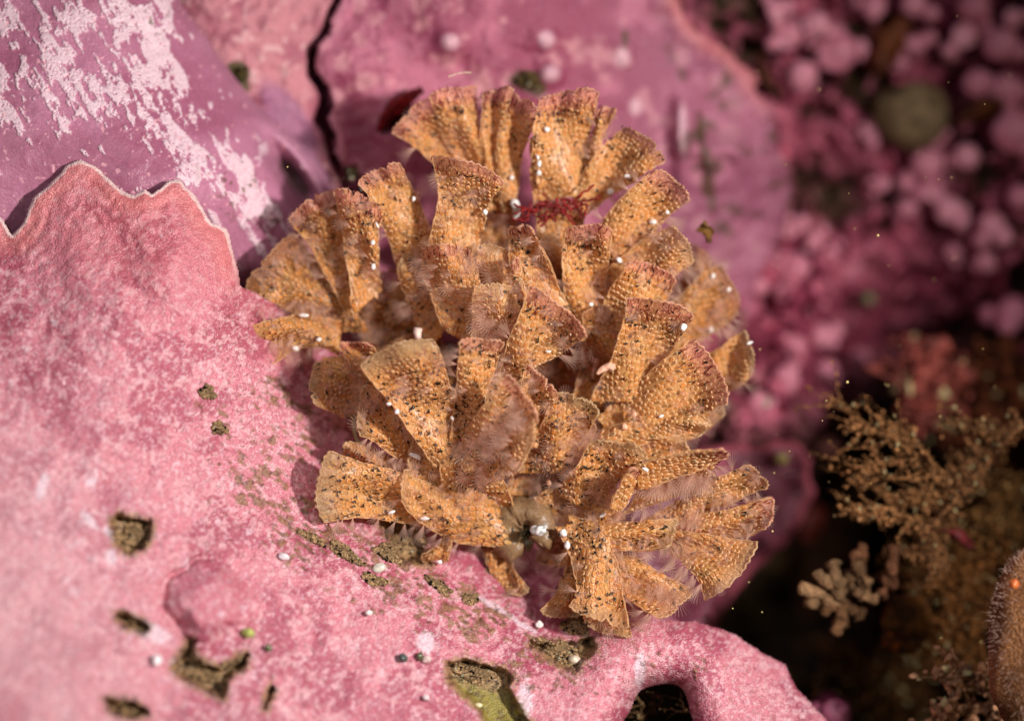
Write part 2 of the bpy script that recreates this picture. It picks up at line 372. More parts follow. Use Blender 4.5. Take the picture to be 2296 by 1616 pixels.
def pur_col(u, v, d, y):
    base, dk, wht = srgb(182, 116, 142), srgb(150, 78, 104), srgb(234, 204, 212)
    a = fbm(u / 180, v / 120, 121, 4) * .5 + .5
    col = mix(np.broadcast_to(base, u.shape + (3,)), dk, sstep(.4, .65, a) * .7)
    col = mix(col, srgb(176, 136, 160), sstep(.4, .7, (u * .8 - v * .5) / 600) * .4)
    col = mix(col, wht, white_mask(u, v) * .85)
    g = sstep(.66, .74, fbm(u / 13, v / 13, 131, 3) * .5 + .5) * np.clip(blob(u, v, 540, 420, 120, 60, .9) + blob(u, v, 360, 50, 60, 30) + blob(u, v, 640, 520, 60, 40), 0, 1)
    col = mix(col, srgb(90, 75, 40), g * .9)
    col = mix(col, srgb(235, 170, 180), sstep(.78, .84, fbm(u / 10, v / 10, 133, 2) * .5 + .5) * .7)
    return mix(col, srgb(70, 55, 40), sstep(.4, .8, blob(u, v, 660, 400, 80, 22, .95) + .2 * fbm(u / 14, v / 14, 137, 3)) * .8)  # shadow along the groove painted in as a dark streak
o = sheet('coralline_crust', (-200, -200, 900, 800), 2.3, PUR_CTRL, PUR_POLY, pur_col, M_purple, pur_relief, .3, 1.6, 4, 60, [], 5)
tag(o, 'smooth purple crust streaked with flaking lacy white patches, behind the ruffled pink margin', 'coralline crust')

# ---- crust between the purple ridge and the black crack
MID_CTRL = [(300, -260, 2.1), (500, 0, 1.9), (700, 0, 2.1), (560, 160, 2.0), (700, 200, 2.2), (740, 380, 2.4), (900, 700, 3.0), (500, 600, 2.6)]
MID_POLY = [(280, -260), (790, -260), (748, 0), (728, 58), (697, 118), (694, 172), (722, 212), (706, 268), (730, 312), (748, 372), (768, 420), (840, 700), (450, 700), (280, 300)]
def mid_relief(u, v, d): return .10 * fbm(u / 120, v / 120, 203, 4) + .05 * fbm(u / 30, v / 30, 204, 3)
def mid_col(u, v, d, y):
    a = fbm(u / 60, v / 60, 221, 4) * .5 + .5
    col = mix(np.broadcast_to(srgb(205, 130, 140), u.shape + (3,)), srgb(170, 85, 105), sstep(.4, .65, a) * .8)
    col = mix(col, srgb(235, 185, 185), sstep(.62, .75, fbm(u / 22, v / 22, 223, 3) * .5 + .5) * .7)
    col = mix(col, srgb(160, 100, 140), sstep(.25, .6, blob(u, v, 650, 270, 110, 40, .95)) * .7)
    g = sstep(.45, .65, blob(u, v, 530, 160, 30, 28) + .8 * blob(u, v, 540, 185, 40, 18, .9) + .3 * fbm(u / 12, v / 12, 225, 3))
    return mix(col, srgb(96, 80, 46), g)
o = sheet('coralline_crust', (280, -260, 860, 700), 3.5, MID_CTRL, MID_POLY, mid_col, M_pink, mid_relief, .05, 3.5, 5, 30, [], 6)
tag(o, 'mottled pink crust between the purple ridge and the black crack', 'coralline crust')

# ---- crust right of the crack, behind the colony
TOP_CTRL = [(780, -260, 2.0), (760, 0, 2.0), (720, 150, 2.0), (760, 300, 2.1), (1000, 0, 1.9), (1000, 250, 2.2), (1300, 0, 2.4), (1300, 300, 2.8), (1500, 100, 3.0), (1600, 130, 3.5), (1560, 350, 3.2), (1700, 300, 4.0),
    (1750, 450, 4.4), (1600, 600, 4.0), (900, 600, 2.6), (1200, 700, 3.0), (1500, 850, 4.0), (1650, 800, 4.6), (1500, -260, 3.0)]
TOP_POLY = [(811, -260), (763, 0), (740, 60), (712, 118), (710, 168), (742, 206), (733, 262), (748, 298), (756, 362), (775, 388), (800, 372), (815, 400), (830, 440), (840, 900), (1500, 1050), (1640, 980), (1700, 820), (1690, 640), (1760, 520),
    (1780, 420), (1745, 330), (1738, 250), (1690, 175), (1640, 110), (1600, 92), (1555, 60), (1520, 0), (1500, -260)]
def top_relief(u, v, d):
    r = .16 * fbm(u / 170, v / 170, 303, 4) + .05 * fbm(u / 40, v / 40, 304, 3)
    for (bu, bv, ru, rv, h) in [(1010, 95, 35, 28, .18), (1235, 165, 26, 24, .2), (1530, 300, 24, 110, .3), (1230, 90, 30, 26, .15), (1395, 130, 25, 30, .1), (1600, 335, 60, 22, .3), (1660, 350, 22, 40, .25), (1590, 370, 20, 20, .25), (1440, 370, 40, 60, .15), (860, 130, 40, 50, .08)]:
        r -= h * blob(u, v, bu, bv, ru, rv)
    r += .5 * sstep(.25, .8, blob(u, v, 885, 262, 48, 22, -.9)) + .3 * blob(u, v, 775, 392, 16, 20)
    r -= .14 * (1 - np.abs(fbm(u / 55, v / 55, 309, 3))) * sstep(1480, 1650, u) 
    r -= .15 * sstep(.35, .05, d) * sstep(1400, 1500, u) * sstep(400, 250, v)
    return r
def top_col(u, v, d, y):
    a = fbm(u / 110, v / 110, 321, 4) * .5 + .5
    col = mix(np.broadcast_to(srgb(190, 106, 130), u.shape + (3,)), srgb(146, 60, 88), sstep(.38, .62, a) * .85)
    col = mix(col, srgb(222, 156, 160), sstep(.56, .72, fbm(u / 45, v / 45, 329, 4) * .5 + .5) * .6)
    col = mix(col, srgb(170, 110, 135), sstep(1250, 1600, u) * .45)
    for (bu, bv, ru, rv) in [(1010, 95, 22, 20), (1235, 165, 22, 20), (1530, 290, 12, 60), (1225, 90, 20, 20), (1395, 130, 18, 24), (1425, 240, 14, 20)]:
        col = mix(col, srgb(232, 185, 195), sstep(.3, .8, blob(u, v, bu, bv, ru * 1.2, rv * 1.2)) * .75)
    g = sstep(.45, .62, blob(u, v, 1175, 178, 36, 26) + .9 * blob(u, v, 1205, 205, 28, 22) + .7 * blob(u, v, 1400, 100, 14, 40) + .75 * blob(u, v, 1590, 420, 22, 120, -.1) + .6 * blob(u, v, 1570, 280, 14, 40) + .6 * blob(u, v, 790, 392, 22, 14) + .35 * fbm(u / 18, v / 18, 325, 3))
    col = mix(col, srgb(84, 66, 40), g * .85)
    g = sstep(.60, .70, fbm(u / 34, v / 34, 327, 4) * .5 + .5) * sstep(1450, 1560, u); col = mix(col, srgb(84, 70, 46), g * .7)
    col = mix(col, srgb(222, 130, 128), sstep(.22, .05, d) * sstep(1450, 1520, u) * sstep(300, 180, v) * .65)
    col = mix(col, srgb(225, 150, 165), sstep(.10, .03, d) * sstep(1000, 800, u) * .7)
    return mix(col, srgb(60, 12, 14), sstep(.45, .7, blob(u, v, 885, 262, 44, 20, -.9)) * .9)
o = sheet('coralline_crust', (690, -260, 1800, 1060), 3.5, TOP_CTRL, TOP_POLY, top_col, M_pink, top_relief, .05, 3.5, 15, 34, [], 7)
tag(o, 'dull rose crust right of the black crack, rising behind the orange colony', 'coralline crust')

# ---- deeper plate at the right under the fronds
LOW_CTRL = [(1500, 1050, 2.6), (1650, 980, 3.4), (1780, 990, 3.6), (1820, 1080, 3.9), (1600, 1200, 2.8), (1500, 1350, 2.2), (1650, 1350, 3.4), (1400, 1200, 2.3), (1300, 1350, 1.8), (1300, 1000, 2.6)]
LOW_POLY = [(1150, 950), (1560, 1010), (1660, 985), (1705, 998), (1740, 980), (1785, 988), (1822, 1030), (1818, 1062), (1835, 1100), (1790, 1190), (1720, 1260), (1650, 1330), (1612, 1400), (1580, 1480), (1250, 1450), (1100, 1250)]
def low_col(u, v, d, y):
    a = fbm(u / 70, v / 70, 421, 4) * .5 + .5
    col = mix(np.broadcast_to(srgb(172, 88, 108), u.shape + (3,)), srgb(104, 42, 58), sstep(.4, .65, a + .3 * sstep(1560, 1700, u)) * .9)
    col = mix(col, srgb(228, 170, 190), sstep(.64, .72, fbm(u / 18, v / 18, 423, 3) * .5 + .5) * .5 * sstep(1600, 1400, u))
    return mix(col, srgb(190, 96, 108), sstep(.14, .04, d) * .6)
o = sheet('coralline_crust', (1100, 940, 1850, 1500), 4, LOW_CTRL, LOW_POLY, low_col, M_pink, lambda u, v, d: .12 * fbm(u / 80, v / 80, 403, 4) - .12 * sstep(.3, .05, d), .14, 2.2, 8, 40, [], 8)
tag(o, 'dark rose crust plate with curled edge behind the lower right fronds', 'coralline crust')

# ---- base rock, far right background and the deep cavity
ROCK_CTRL = [(-500, -500, 3.5), (0, 0, 2.6), (500, 800, 3.2), (800, 300, 3.4), (0, 1500, 2.5), (900, 1300, 3.2), (1200, 0, 4.0), (1600, 0, 4.6), (1650, 400, 5.0), (2000, 0, 5.6), (2296, 0, 5.6), (2700, -300, 5.5),
    (1950, 300, 6.0), (2296, 400, 5.4), (2750, 500, 5.0), (1700, 700, 4.8), (1900, 620, 5.6), (1760, 900, 4.8), (1950, 900, 7.2), (2120, 850, 9.5), (2000, 1050, 10), (1900, 1300, 10), (1850, 1550, 8.5), (2100, 1550, 8.0), (2250, 1300, 6.0), (2296, 950, 6.0),
    (2296, 700, 5.6), (2700, 1200, 4.5), (2700, 2000, 5), (1500, 1500, 6), (1500, 2000, 6.5), (1200, 1600, 4.8), (1478, 1640, 10.5), (0, 2100, 2)]
def rock_relief(u, v, d):
    n1 = fbm(u / 130, v / 130, 503, 4); n2 = 1 - np.abs(fbm(u / 62, v / 62, 505, 3)) * 2.2
    right = sstep(1450, 1700, u)
    return .5 * n1 + right * (-.45 * np.clip(n2, 0, 1) - .22 * np.clip(1 - 2.4 * np.abs(fbm(u / 28, v / 28, 508, 2)), 0, 1))
def rock_col(u, v, d, y):
    n2 = 1 - np.abs(fbm(u / 62, v / 62, 505, 3)) * 2.2; a = fbm(u / 150, v / 150, 521, 4) * .5 + .5; c = fbm(u / 36, v / 36, 523, 4) * .5 + .5
    brown = mix(np.broadcast_to(srgb(58, 42, 26), u.shape + (3,)), srgb(88, 76, 50), sstep(.4, .7, c))
    pinkc = mix(np.broadcast_to(srgb(150, 60, 84), u.shape + (3,)), srgb(206, 112, 134), sstep(.4, .65, c))
    pk = sstep(.37, .55, a * .5 + c * .5 + .14 * (n2 - .5)) * (1 - sstep(820, 1000, v + .25 * (u - 1900))) + .85 * blob(u, v, 1760, 720, 180, 260) 
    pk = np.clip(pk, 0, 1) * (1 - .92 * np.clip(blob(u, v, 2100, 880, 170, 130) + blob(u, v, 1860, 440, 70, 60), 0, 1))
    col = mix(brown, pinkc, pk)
    turf = mix(np.broadcast_to(srgb(20, 12, 8), u.shape + (3,)), srgb(70, 42, 22), sstep(.42, .66, c))  # brown turf taken near black, the cavity's shade put into the colour
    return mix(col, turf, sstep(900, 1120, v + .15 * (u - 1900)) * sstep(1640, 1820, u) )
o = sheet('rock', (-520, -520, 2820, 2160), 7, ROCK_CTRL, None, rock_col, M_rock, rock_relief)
tag(o, kind='structure'); o.name = 'rock'

# ------------------------------------------------------------------ bryozoan colony
ORANGE, CORE, RIM = srgb(252, 192, 120), srgb(246, 160, 66), srgb(255, 222, 178)
PEACH, PINKTIP, REDL = srgb(255, 214, 162), srgb(246, 182, 154), srgb(120, 22, 26)
OLIVE, BROWN, BLACK = srgb(214, 180, 134), srgb(164, 94, 36), srgb(26, 28, 22)
def q3(a, m, b, t):
    a, m, b = (np.asarray(p, float) for p in (a, m, b)); c = 2 * m - (a + b) / 2
    t = t[..., None]; return a * (1 - t) ** 2 + 2 * c * t * (1 - t) + b * t * t
# zooid template: tongue-shaped box, a along growth, b across, h out of the sheet
_th = np.linspace(0, 2 * math.pi, 10, endpoint=False)
def _ring(sc, h, sh=0):
    a = np.cos(_th); b = np.sin(_th)
    bb = b * (.78 + .22 * a)           # narrower at the near end
    return np.stack([a * .5 * sc + sh, bb * .5 * sc, np.full(10, h)], -1)
ZT = np.concatenate([_ring(1.0, -.12), _ring(.97, .40), _ring(.76, .62), _ring(.40, .42), [[0.03, 0, .34]]])
ZT[10:20, 2] += .22 * np.cos(_th); ZT[20:30, 2] += .26 * np.cos(_th)    # far end raised like a scale
_i = np.arange(10); _j = (_i + 1) % 10
ZQ = np.concatenate([np.stack([_i + 10 * r, _j + 10 * r, _j + 10 * r + 10, _i + 10 * r + 10], -1) for r in range(3)])
ZF = np.stack([_i + 30, _j + 30, np.full(10, 40)], -1)
ZW = np.concatenate([np.full(10, 0.0), .45 + .5 * np.cos(_th), .42 + .40 * np.cos(_th), np.full(10, 0.0), [-.6]])   # 1 rim .. 0 core

SURF_PTS = []      # (u, v, y) samples of every frond, to seat beads on
colony = tag(empty('bryozoan_colony', at(np.float64(1130), np.float64(1180), np.float64(1.1))),
             'bushy orange leafy bryozoan colony with many fan-shaped fronds on the pink crust', 'bryozoan')
ORG = np.array(colony.location)

def unproj(P):
    s = (D + P[..., 1]) / D
    return np.stack([P[..., 0] / s * K + 1148, 808 - P[..., 2] / s * K], -1)

fcount = 0
def frond(L, R, y0, y1, tilt=0., cup=.12, bulge=14, tip='pink', tone=0., flecks=.12, dens=1., fringe=.0, side=0., seed=None, cell=.057, alpha=.88, wave=.075, notch=0):
    """L, R: edge curves base-mid-tip; y0/y1 depth of base and tip; tone -1 brown .. 1 pale"""
    global fcount
    fcount += 1
    sd = seed if seed is not None else fcount
    r = np.random.default_rng(sd * 17 + 3)
    ph = r.uniform(0, 6.28, 4); npos = r.uniform(.25, .75); notch = max(notch, float(r.random() < .45) * r.uniform(.5, 1.6))
    tipc0 = (np.array(L[2]) + np.array(R[2])) / 2
    L = [np.array(p, float) for p in L]; R = [np.array(p, float) for p in R]
    for k_, f_ in enumerate((1.4, 1.05, 1.1) if tipc0[1] < 960 else (1.15, .96, 1.08)):
        m_ = (L[k_] + R[k_]) / 2; h_ = (R[k_] - L[k_]) / 2; L[k_] = m_ - h_ * f_; R[k_] = m_ + h_ * f_
    tipc = .5 * (np.array(L[2], float) + np.array(R[2])); basec = .5 * (np.array(L[0], float) + np.array(R[0]))
    dirt = (tipc - .5 * (np.array(L[1], float) + np.array(R[1]))); dirt /= np.linalg.norm(dirt) + 1e-9
    def P(s, t):
        l = q3(*L, t); q = q3(*R, t)
        p = l * (1 - s[..., None]) + q * s[..., None]
        arc = 4 * s * (1 - s)
        edge = np.clip(np.minimum(s, 1 - s) / .08, 0, 1)
        ext = .6 * bulge * arc * t ** 4 + t ** 6 * (2.0 * np.sin(s * 9 + ph[0]) + 1.9 * np.sin(s * 61 + ph[1])) - notch * 12 * t ** 5 * np.exp(-((s - npos) / .035) ** 2)
        ext = ext - 4 * (1 - edge) * t ** 5
        p = p + dirt * ext[..., None]
        rag = 1.6 * np.sin(t * 13 + ph[2]) + .8 * np.sin(t * 47 + ph[3]) + 3
        p = p + (q - l) / (np.linalg.norm(q - l, axis=-1, keepdims=True) + 1e-9) * (rag * (2 * s - 1))[..., None]
        y = y0 + (y1 - y0) * t ** 1.25 + tilt * (s - .5) * (.3 + .7 * t) + cup * .45 * (1 - arc) * (.4 + .6 * t) + wave * np.sin(3.1 * t * 2 + 4 * s + ph[0]) + wave * .6 * np.sin(9 * s + ph[1]) * t
        return at(p[..., 0], p[..., 1], y)
    def frame(s, t):
        e = .01
        T = P(s, np.clip(t + e, 0, 1)) - P(s, np.clip(t - e, 0, 1)); B = P(np.clip(s + e, 0, 1), t) - P(np.clip(s - e, 0, 1), t)
        T /= np.linalg.norm(T, axis=-1, keepdims=True) + 1e-9; B -= T * (B * T).sum(-1, keepdims=True); B /= np.linalg.norm(B, axis=-1, keepdims=True) + 1e-9
        N = np.cross(T, B); sg = np.sign(-(N[..., 1])); sg[sg == 0] = 1
        return T, B, N * sg[..., None]
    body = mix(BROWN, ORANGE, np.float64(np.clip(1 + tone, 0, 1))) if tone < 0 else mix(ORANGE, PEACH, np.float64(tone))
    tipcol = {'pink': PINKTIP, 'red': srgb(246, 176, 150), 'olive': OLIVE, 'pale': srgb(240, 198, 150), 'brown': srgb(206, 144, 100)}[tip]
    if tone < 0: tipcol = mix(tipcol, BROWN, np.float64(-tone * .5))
    buf = Buf()
    # base sheet with thickness
    ns, ntt = 20, 26
    S, T_ = np.meshgrid(np.linspace(0, 1, ns), np.linspace(0, 1, ntt))
    G = P(S, T_); _, _, N = frame(S, T_)
    th = .012
    c = mix(np.broadcast_to(body * .85, S.shape + (3,)), tipcol, sstep(.80, .98, T_))
    em = sstep(.06, .0, np.minimum(np.minimum(S, 1 - S), (1 - T_) * .8)); c = mix(c, RIM, em * .3)
    al = alpha - .42 * sstep(.72, 1, T_)
    c4 = np.concatenate([c, al[..., None]], -1).reshape(-1, 4)
    idx = np.arange(ns * ntt).reshape(ntt, ns)
    q = np.stack([idx[:-1, :-1], idx[:-1, 1:], idx[1:, 1:], idx[1:, :-1]], -1).reshape(-1, 4)
    loop = np.r_[idx[0, :], idx[1:, -1], idx[-1, -2::-1], idx[-2:0:-1, 0]]
    n = ns * ntt; l2 = np.roll(loop, -1); wall = np.stack([loop, l2, l2 + n, loop + n], -1)
    buf.add(np.r_[(G).reshape(-1, 3), (G - N * th).reshape(-1, 3)], [np.r_[q, q[:, ::-1] + n, wall]], np.r_[c4, c4])
    uv = unproj(G.reshape(-1, 3)); SURF_PTS.append(np.c_[uv, G.reshape(-1, 3)[:, 1]])
    # lay zooids in offset rows along the frond
    tt = np.linspace(0, 1, 200); mid = P(np.full(200, .5), tt); arc = np.r_[0, np.cumsum(np.linalg.norm(np.diff(mid, axis=0), axis=1))]
    Ln = arc[-1]; rows = max(3, int(Ln / (cell * 1.08))); SS = []; TT = []; RW = []; WD = []
    for k in range(rows):
        t = np.interp((k + .5) / rows * Ln, arc, tt)
        lft, rgt = P(np.array([0., 1.]), np.array([t, t])); wd = np.linalg.norm(P(np.linspace(0, 1, 9), np.full(9, t))[1:] - P(np.linspace(0, 1, 9), np.full(9, t))[:-1], axis=1).sum()
        m = max(2, int(round(wd / (cell * .95)))); s = (np.arange(m) + .5 + (.25 if k % 2 else -.25)) / m
        s = s[(s > .01) & (s < .99)]
        SS.append(s); TT.append(np.full(len(s), t)); RW.append(np.full(len(s), k)); WD.append(np.full(len(s), wd / m))
    s = np.concatenate(SS); t = np.concatenate(TT); wd = np.concatenate(WD)
    t = np.clip(t + r.normal(0, .006, len(t)) + .010 * np.sin(s * 17 + ph[0]), 0, .99); s = np.clip(s + r.normal(0, .007, len(s)) + .010 * np.sin(t * 19 + ph[1]), .012, .988)
    keep = r.random(len(s)) < dens * .95; s, t, wd = s[keep], t[keep], wd[keep]
    c0 = P(s, t); Tn, Bn, Nn = frame(s, t)
    nz = len(s); jit = r.normal(0, .2, nz)[:, None]; Tn = Tn + Bn * jit; Tn /= np.linalg.norm(Tn, axis=-1, keepdims=True)
    ln = (cell * 1.25 * r.uniform(.78, 1.2, nz)); wz = wd * r.uniform(.8, 1.12, nz)
    hh = cell * .38 * r.uniform(.4, 1.4, nz) * np.where(t > .88, .55, 1)
    Z = c0[:, None] + ZT[None, :, 0, None] * (ln[:, None, None] * Tn[:, None]) + ZT[None, :, 1, None] * (wz[:, None, None] * Bn[:, None]) + ZT[None, :, 2, None] * (hh[:, None, None] * Nn[:, None])
    tipf = sstep(.80, .97, t)
    rnd = r.random(nz)
    lowf = sstep(-.35, .35, fbm(s * 3.1 + sd * 1.7, t * 4.3 + sd, 61, 3))
    body0 = body; body = mix(mix(np.broadcast_to(body, (nz, 3)), CORE * .92, (1 - lowf) * .5), PEACH, lowf * (.40 if tone > -.3 else .12))
    rim = mix(mix(np.broadcast_to(body, (nz, 3)), RIM, .35 + .6 * r.random(nz)), tipcol, tipf)
    core = mix(mix(np.broadcast_to(body, (nz, 3)) * .8, CORE, .35 + .5 * r.random(nz)), tipcol * .92, tipf * .85)
    core = np.where((rnd < .16)[:, None] & (t < .85)[:, None], core * .62, core)      # dark spent polypides
    core = np.where((rnd > .93)[:, None], mix(core, srgb(150, 50, 40), np.full(nz, .5)), core)
    core = np.where(((rnd > .80) & (rnd < .86))[:, None], mix(core, srgb(245, 195, 110), np.full(nz, .7)), core)
    wgt = np.clip(ZW, 0, 1)[None, :, None]; cc = core[:, None] * (1 - wgt) + rim[:, None] * wgt
    low = (ZW < 0)[None, :, None]; cc = np.where(low, core[:, None] * np.where(rnd < .5, .42, .95)[:, None, None], cc)  # dark pore, and a near-edge shadow put into the colour
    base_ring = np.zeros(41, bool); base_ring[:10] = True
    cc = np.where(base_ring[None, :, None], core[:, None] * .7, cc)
    body = body0
    az = np.clip(.96 - .50 * tipf, 0, 1); c4 = np.concatenate([cc, np.broadcast_to(az[:, None, None], (nz, 41, 1))], -1)
    off = (np.arange(nz) * 41)[:, None, None]
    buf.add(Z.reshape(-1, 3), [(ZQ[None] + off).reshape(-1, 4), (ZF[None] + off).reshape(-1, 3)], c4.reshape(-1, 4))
    def slivers(sel, length, width, lift, colr, ang=None, alpha=1.):
        k = len(sel)
        if not k: return
        a = r.uniform(-1.2, 1.2, k) if ang is None else ang
        d1 = Tn[sel] * np.cos(a)[:, None] + Bn[sel] * np.sin(a)[:, None]; d2 = np.cross(d1, Nn[sel])
        l_ = (length * r.uniform(.6, 1.3, k))[:, None]; w_ = (width * r.uniform(.7, 1.3, k))[:, None]
        o_ = c0[sel] + Nn[sel] * (lift * .3 + hh[sel] * .78)[:, None] + Tn[sel] * (ln[sel] * r.uniform(-.4, .4, k))[:, None] + Bn[sel] * (wz[sel] * .48 * np.sign(r.normal(0, 1, k)))[:, None]
        V = np.stack([o_ - d1 * l_ / 2, o_ - d2 * w_ / 2 + Nn[sel] * .004, o_ + d1 * l_ / 2 + d2 * w_ * r.normal(0, .8, k)[:, None], o_ + d2 * w_ / 2 + Nn[sel] * .004, o_ + Nn[sel] * .014], 1)
        f = np.array([[0, 1, 4], [1, 2, 4], [2, 3, 4], [3, 0, 4]])
        buf.add(V.reshape(-1, 3), [(f[None] + (np.arange(k) * 5)[:, None, None]).reshape(-1, 3)], np.r_[colr, alpha])
    fz = np.where((r.random(nz) < min(flecks, .42) * 1.0 * (1 + .6 * np.sin(t * 9 + ph[0]))) & (t < .97))[0]; slivers(fz, .052, .024, .040, BLACK)
    if flecks > 9: fz2 = r.choice(fz, len(fz) // 2) if len(fz) > 2 else fz; slivers(fz2, .05, .02, .04, BLACK)
    if tip in ('pink', 'red'):
        lo = .86 if tip == 'pink' else .78
        zt = np.where(t > lo)[0]
        zt = zt[r.random(len(zt)) < (.8 if tip == 'red' else .5)]
        slivers(zt, .095, .011, .028, REDL, r.normal(0, .16, len(zt)), .9)
        z3 = zt[r.random(len(zt)) < .45]; slivers(z3, .05, .010, .03, REDL, r.choice([-.8, .8], len(z3)) + r.normal(0, .15, len(z3)), .9)
        zb = np.where((t > lo - .03) & (t < lo + .07))[0]; zb = zb[r.random(len(zb)) < (.28 if tip == 'red' else .1)]; slivers(zb, .06, .022, .040, BLACK)
    # sparkle glints put in as pale gold dots
    gz = np.where(r.random(nz) < .22)[0]
    if len(gz):
        gv, gf = ICO1; k = len(gz)
        o_ = c0[gz] + Nn[gz] * (hh[gz] * .75 + .002)[:, None] + Tn[gz] * r.uniform(-.03, .03, k)[:, None] + Bn[gz] * r.uniform(-.03, .03, k)[:, None]
        V = o_[:, None] + gv[None] * r.uniform(.003, .008, k)[:, None, None]
        buf.add(V.reshape(-1, 3), [(gf[None] + (np.arange(k) * len(gv))[:, None, None]).reshape(-1, 3)], srgb(255, 222, 170))
    # thin pale rim
    for sv, ta in ((0., 1.), (1., 1.)):
        tq = np.linspace(.08, 1, 40); e = P(np.full(40, sv), tq); _, _, n_ = frame(np.full(40, min(max(sv, .02), .98)), tq)
        tube(buf, e + n_ * .012, .0065 * r.uniform(.4, 1.5, 40), np.r_[mix(RIM, body, np.float64(.4)), .6], 5)
    sq = np.linspace(0, 1, 40); e = P(sq, np.full(40, 1.)); _, _, n_ = frame(sq, np.full(40, .99))
    tube(buf, e + n_ * .006, .008 * r.uniform(.4, 1.8, 40), np.r_[mix(RIM, tipcol, np.float64(.6)), .6], 5)
    o = buf.build('frond', M_frond, colony, None)
    o.location = -ORG
    # tentacle crowns: bells of fine tentacles
    tb = Buf(); nb = 0
    def bells(o_, ax, length, spread, cnt):
        k = len(o_)
        if not k: return
        ax = ax / (np.linalg.norm(ax, axis=1, keepdims=True) + 1e-9)
        a1 = np.cross(ax, r.normal(0, 1, (k, 3))); a1 /= np.linalg.norm(a1, axis=1, keepdims=True); a2 = np.cross(ax, a1)
        th = np.linspace(0, 2 * math.pi, cnt, endpoint=False)
        rad = a1[:, None] * np.cos(th)[None, :, None] + a2[:, None] * np.sin(th)[None, :, None]
        tan = -a1[:, None] * np.sin(th)[None, :, None] + a2[:, None] * np.cos(th)[None, :, None]
        lk = (length * r.uniform(.7, 1.2, k))[:, None, None]; VV = []
        for h, rr_, w_ in ((0, .008, .0034), (.35, .30, .0032), (.7, .68, .0028), (1., 1.2, .0018)):
            pc = o_[:, None] + ax[:, None] * lk * h + rad * spread * rr_ * (lk / length)
            VV += [pc - tan * w_, pc + tan * w_]
        V = np.stack(VV, 2)    # k,cnt,8,3
        f = np.array([[0, 1, 3, 2], [2, 3, 5, 4], [4, 5, 7, 6]])
        tb.add(V.reshape(-1, 3), [(f[None] + (np.arange(k * cnt) * 8)[:, None, None]).reshape(-1, 4)], (1, 1, 1))
    if fringe > 0:
        sel = np.where((r.random(nz) < fringe * .75) & (t < .93) & (t > .12))[0]
        bells(c0[sel] + Nn[sel] * .03, Nn[sel] + Tn[sel] * .55 + r.normal(0, .2, (len(sel), 3)), .19, .075, 16); nb += len(sel)
    if side > 0:
        for sv in (0., 1.):
            if (side < 1 or sv == 1.) if False else True:
                k = max(2, int(Ln / .09 * min(side, 1)))
                tq = np.sort(r.uniform(.15, .9, k)); sp = np.full(k, sv); e = P(sp, tq); Te, Be, Ne = frame(np.full(k, .98 if sv else .02), tq)
                bells(e, Be * (1 if sv else -1) * 1. + Ne * .5 + Te * .35 + r.normal(0, .15, (k, 3)), .20, .075, 16); nb += k
    if nb:
        tag(tb.build('tentacle_fringe', M_tent, o, None), kind='stuff')
    return o

# upper rear fans
frond(((1085, 480), (985, 372), (885, 290)), ((1108, 470), (1040, 340), (958, 224)), 1.25, .95, .15, .10, 14, 'pink', .05, .06, side=.5, fringe=.08)
frond(((1095, 470), (1012, 330), (970, 208)), ((1120, 460), (1078, 330), (1058, 194)), 1.25, .85, .05, .10, 4, 'red', .05, .06, fringe=.05)
frond(((1110, 470), (1085, 330), (1092, 208)), ((1132, 470), (1122, 330), (1143, 198)), 1.22, .82, -.05, .08, 5, 'pink', .05, .08)
frond(((1115, 480), (1118, 340), (1150, 212)), ((1143, 480), (1168, 350), (1203, 244)), 1.2, .75, -.1, .10, 10, 'pink', .0, .06)
frond(((1215, 450), (1198, 340), (1216, 225)), ((1292, 440), (1312, 330), (1334, 205)), 1.0, .65, .1, .08, 22, 'red', .05, .08)
frond(((1218, 420), (1196, 350), (1190, 312)), ((1245, 400), (1222, 345), (1216, 305)), .98, .72, 0, .05, 4, 'brown', .0, .1)
frond(((1290, 420), (1325, 320), (1346, 245)), ((1308, 420), (1342, 322), (1378, 246)), 1.0, .8, 0, .05, 6, 'red', -.1, .1, fringe=.2)
frond(((1286, 445), (1345, 345), (1412, 290)), ((1306, 474), (1402, 412), (1486, 352)), 1.0, .7, -.1, .10, 18, 'brown', .05, .1, side=.35)
frond(((1235, 640), (1212, 545), (1206, 448)), ((1290, 620), (1298, 535), (1312, 458)), 1.25, .95, 0, .12, 6, 'red', -.45, .1, fringe=.06)
frond(((1310, 650), (1366, 488), (1480, 385)), ((1378, 640), (1456, 525), (1541, 440)), 1.0, .45, .15, .10, 16, 'pink', .1, .12, side=.3)
frond(((1340, 650), (1425, 555), (1516, 512)), ((1366, 680), (1470, 635), (1552, 582)), .95, .5, .1, .12, 12, 'pale', .2, .12, fringe=.15, side=.4)
frond(((1292, 745), (1268, 620), (1276, 512)), ((1346, 730), (1354, 620), (1366, 512)), .8, .35, .1, .10, 14, 'red', .1, .12, fringe=.1)
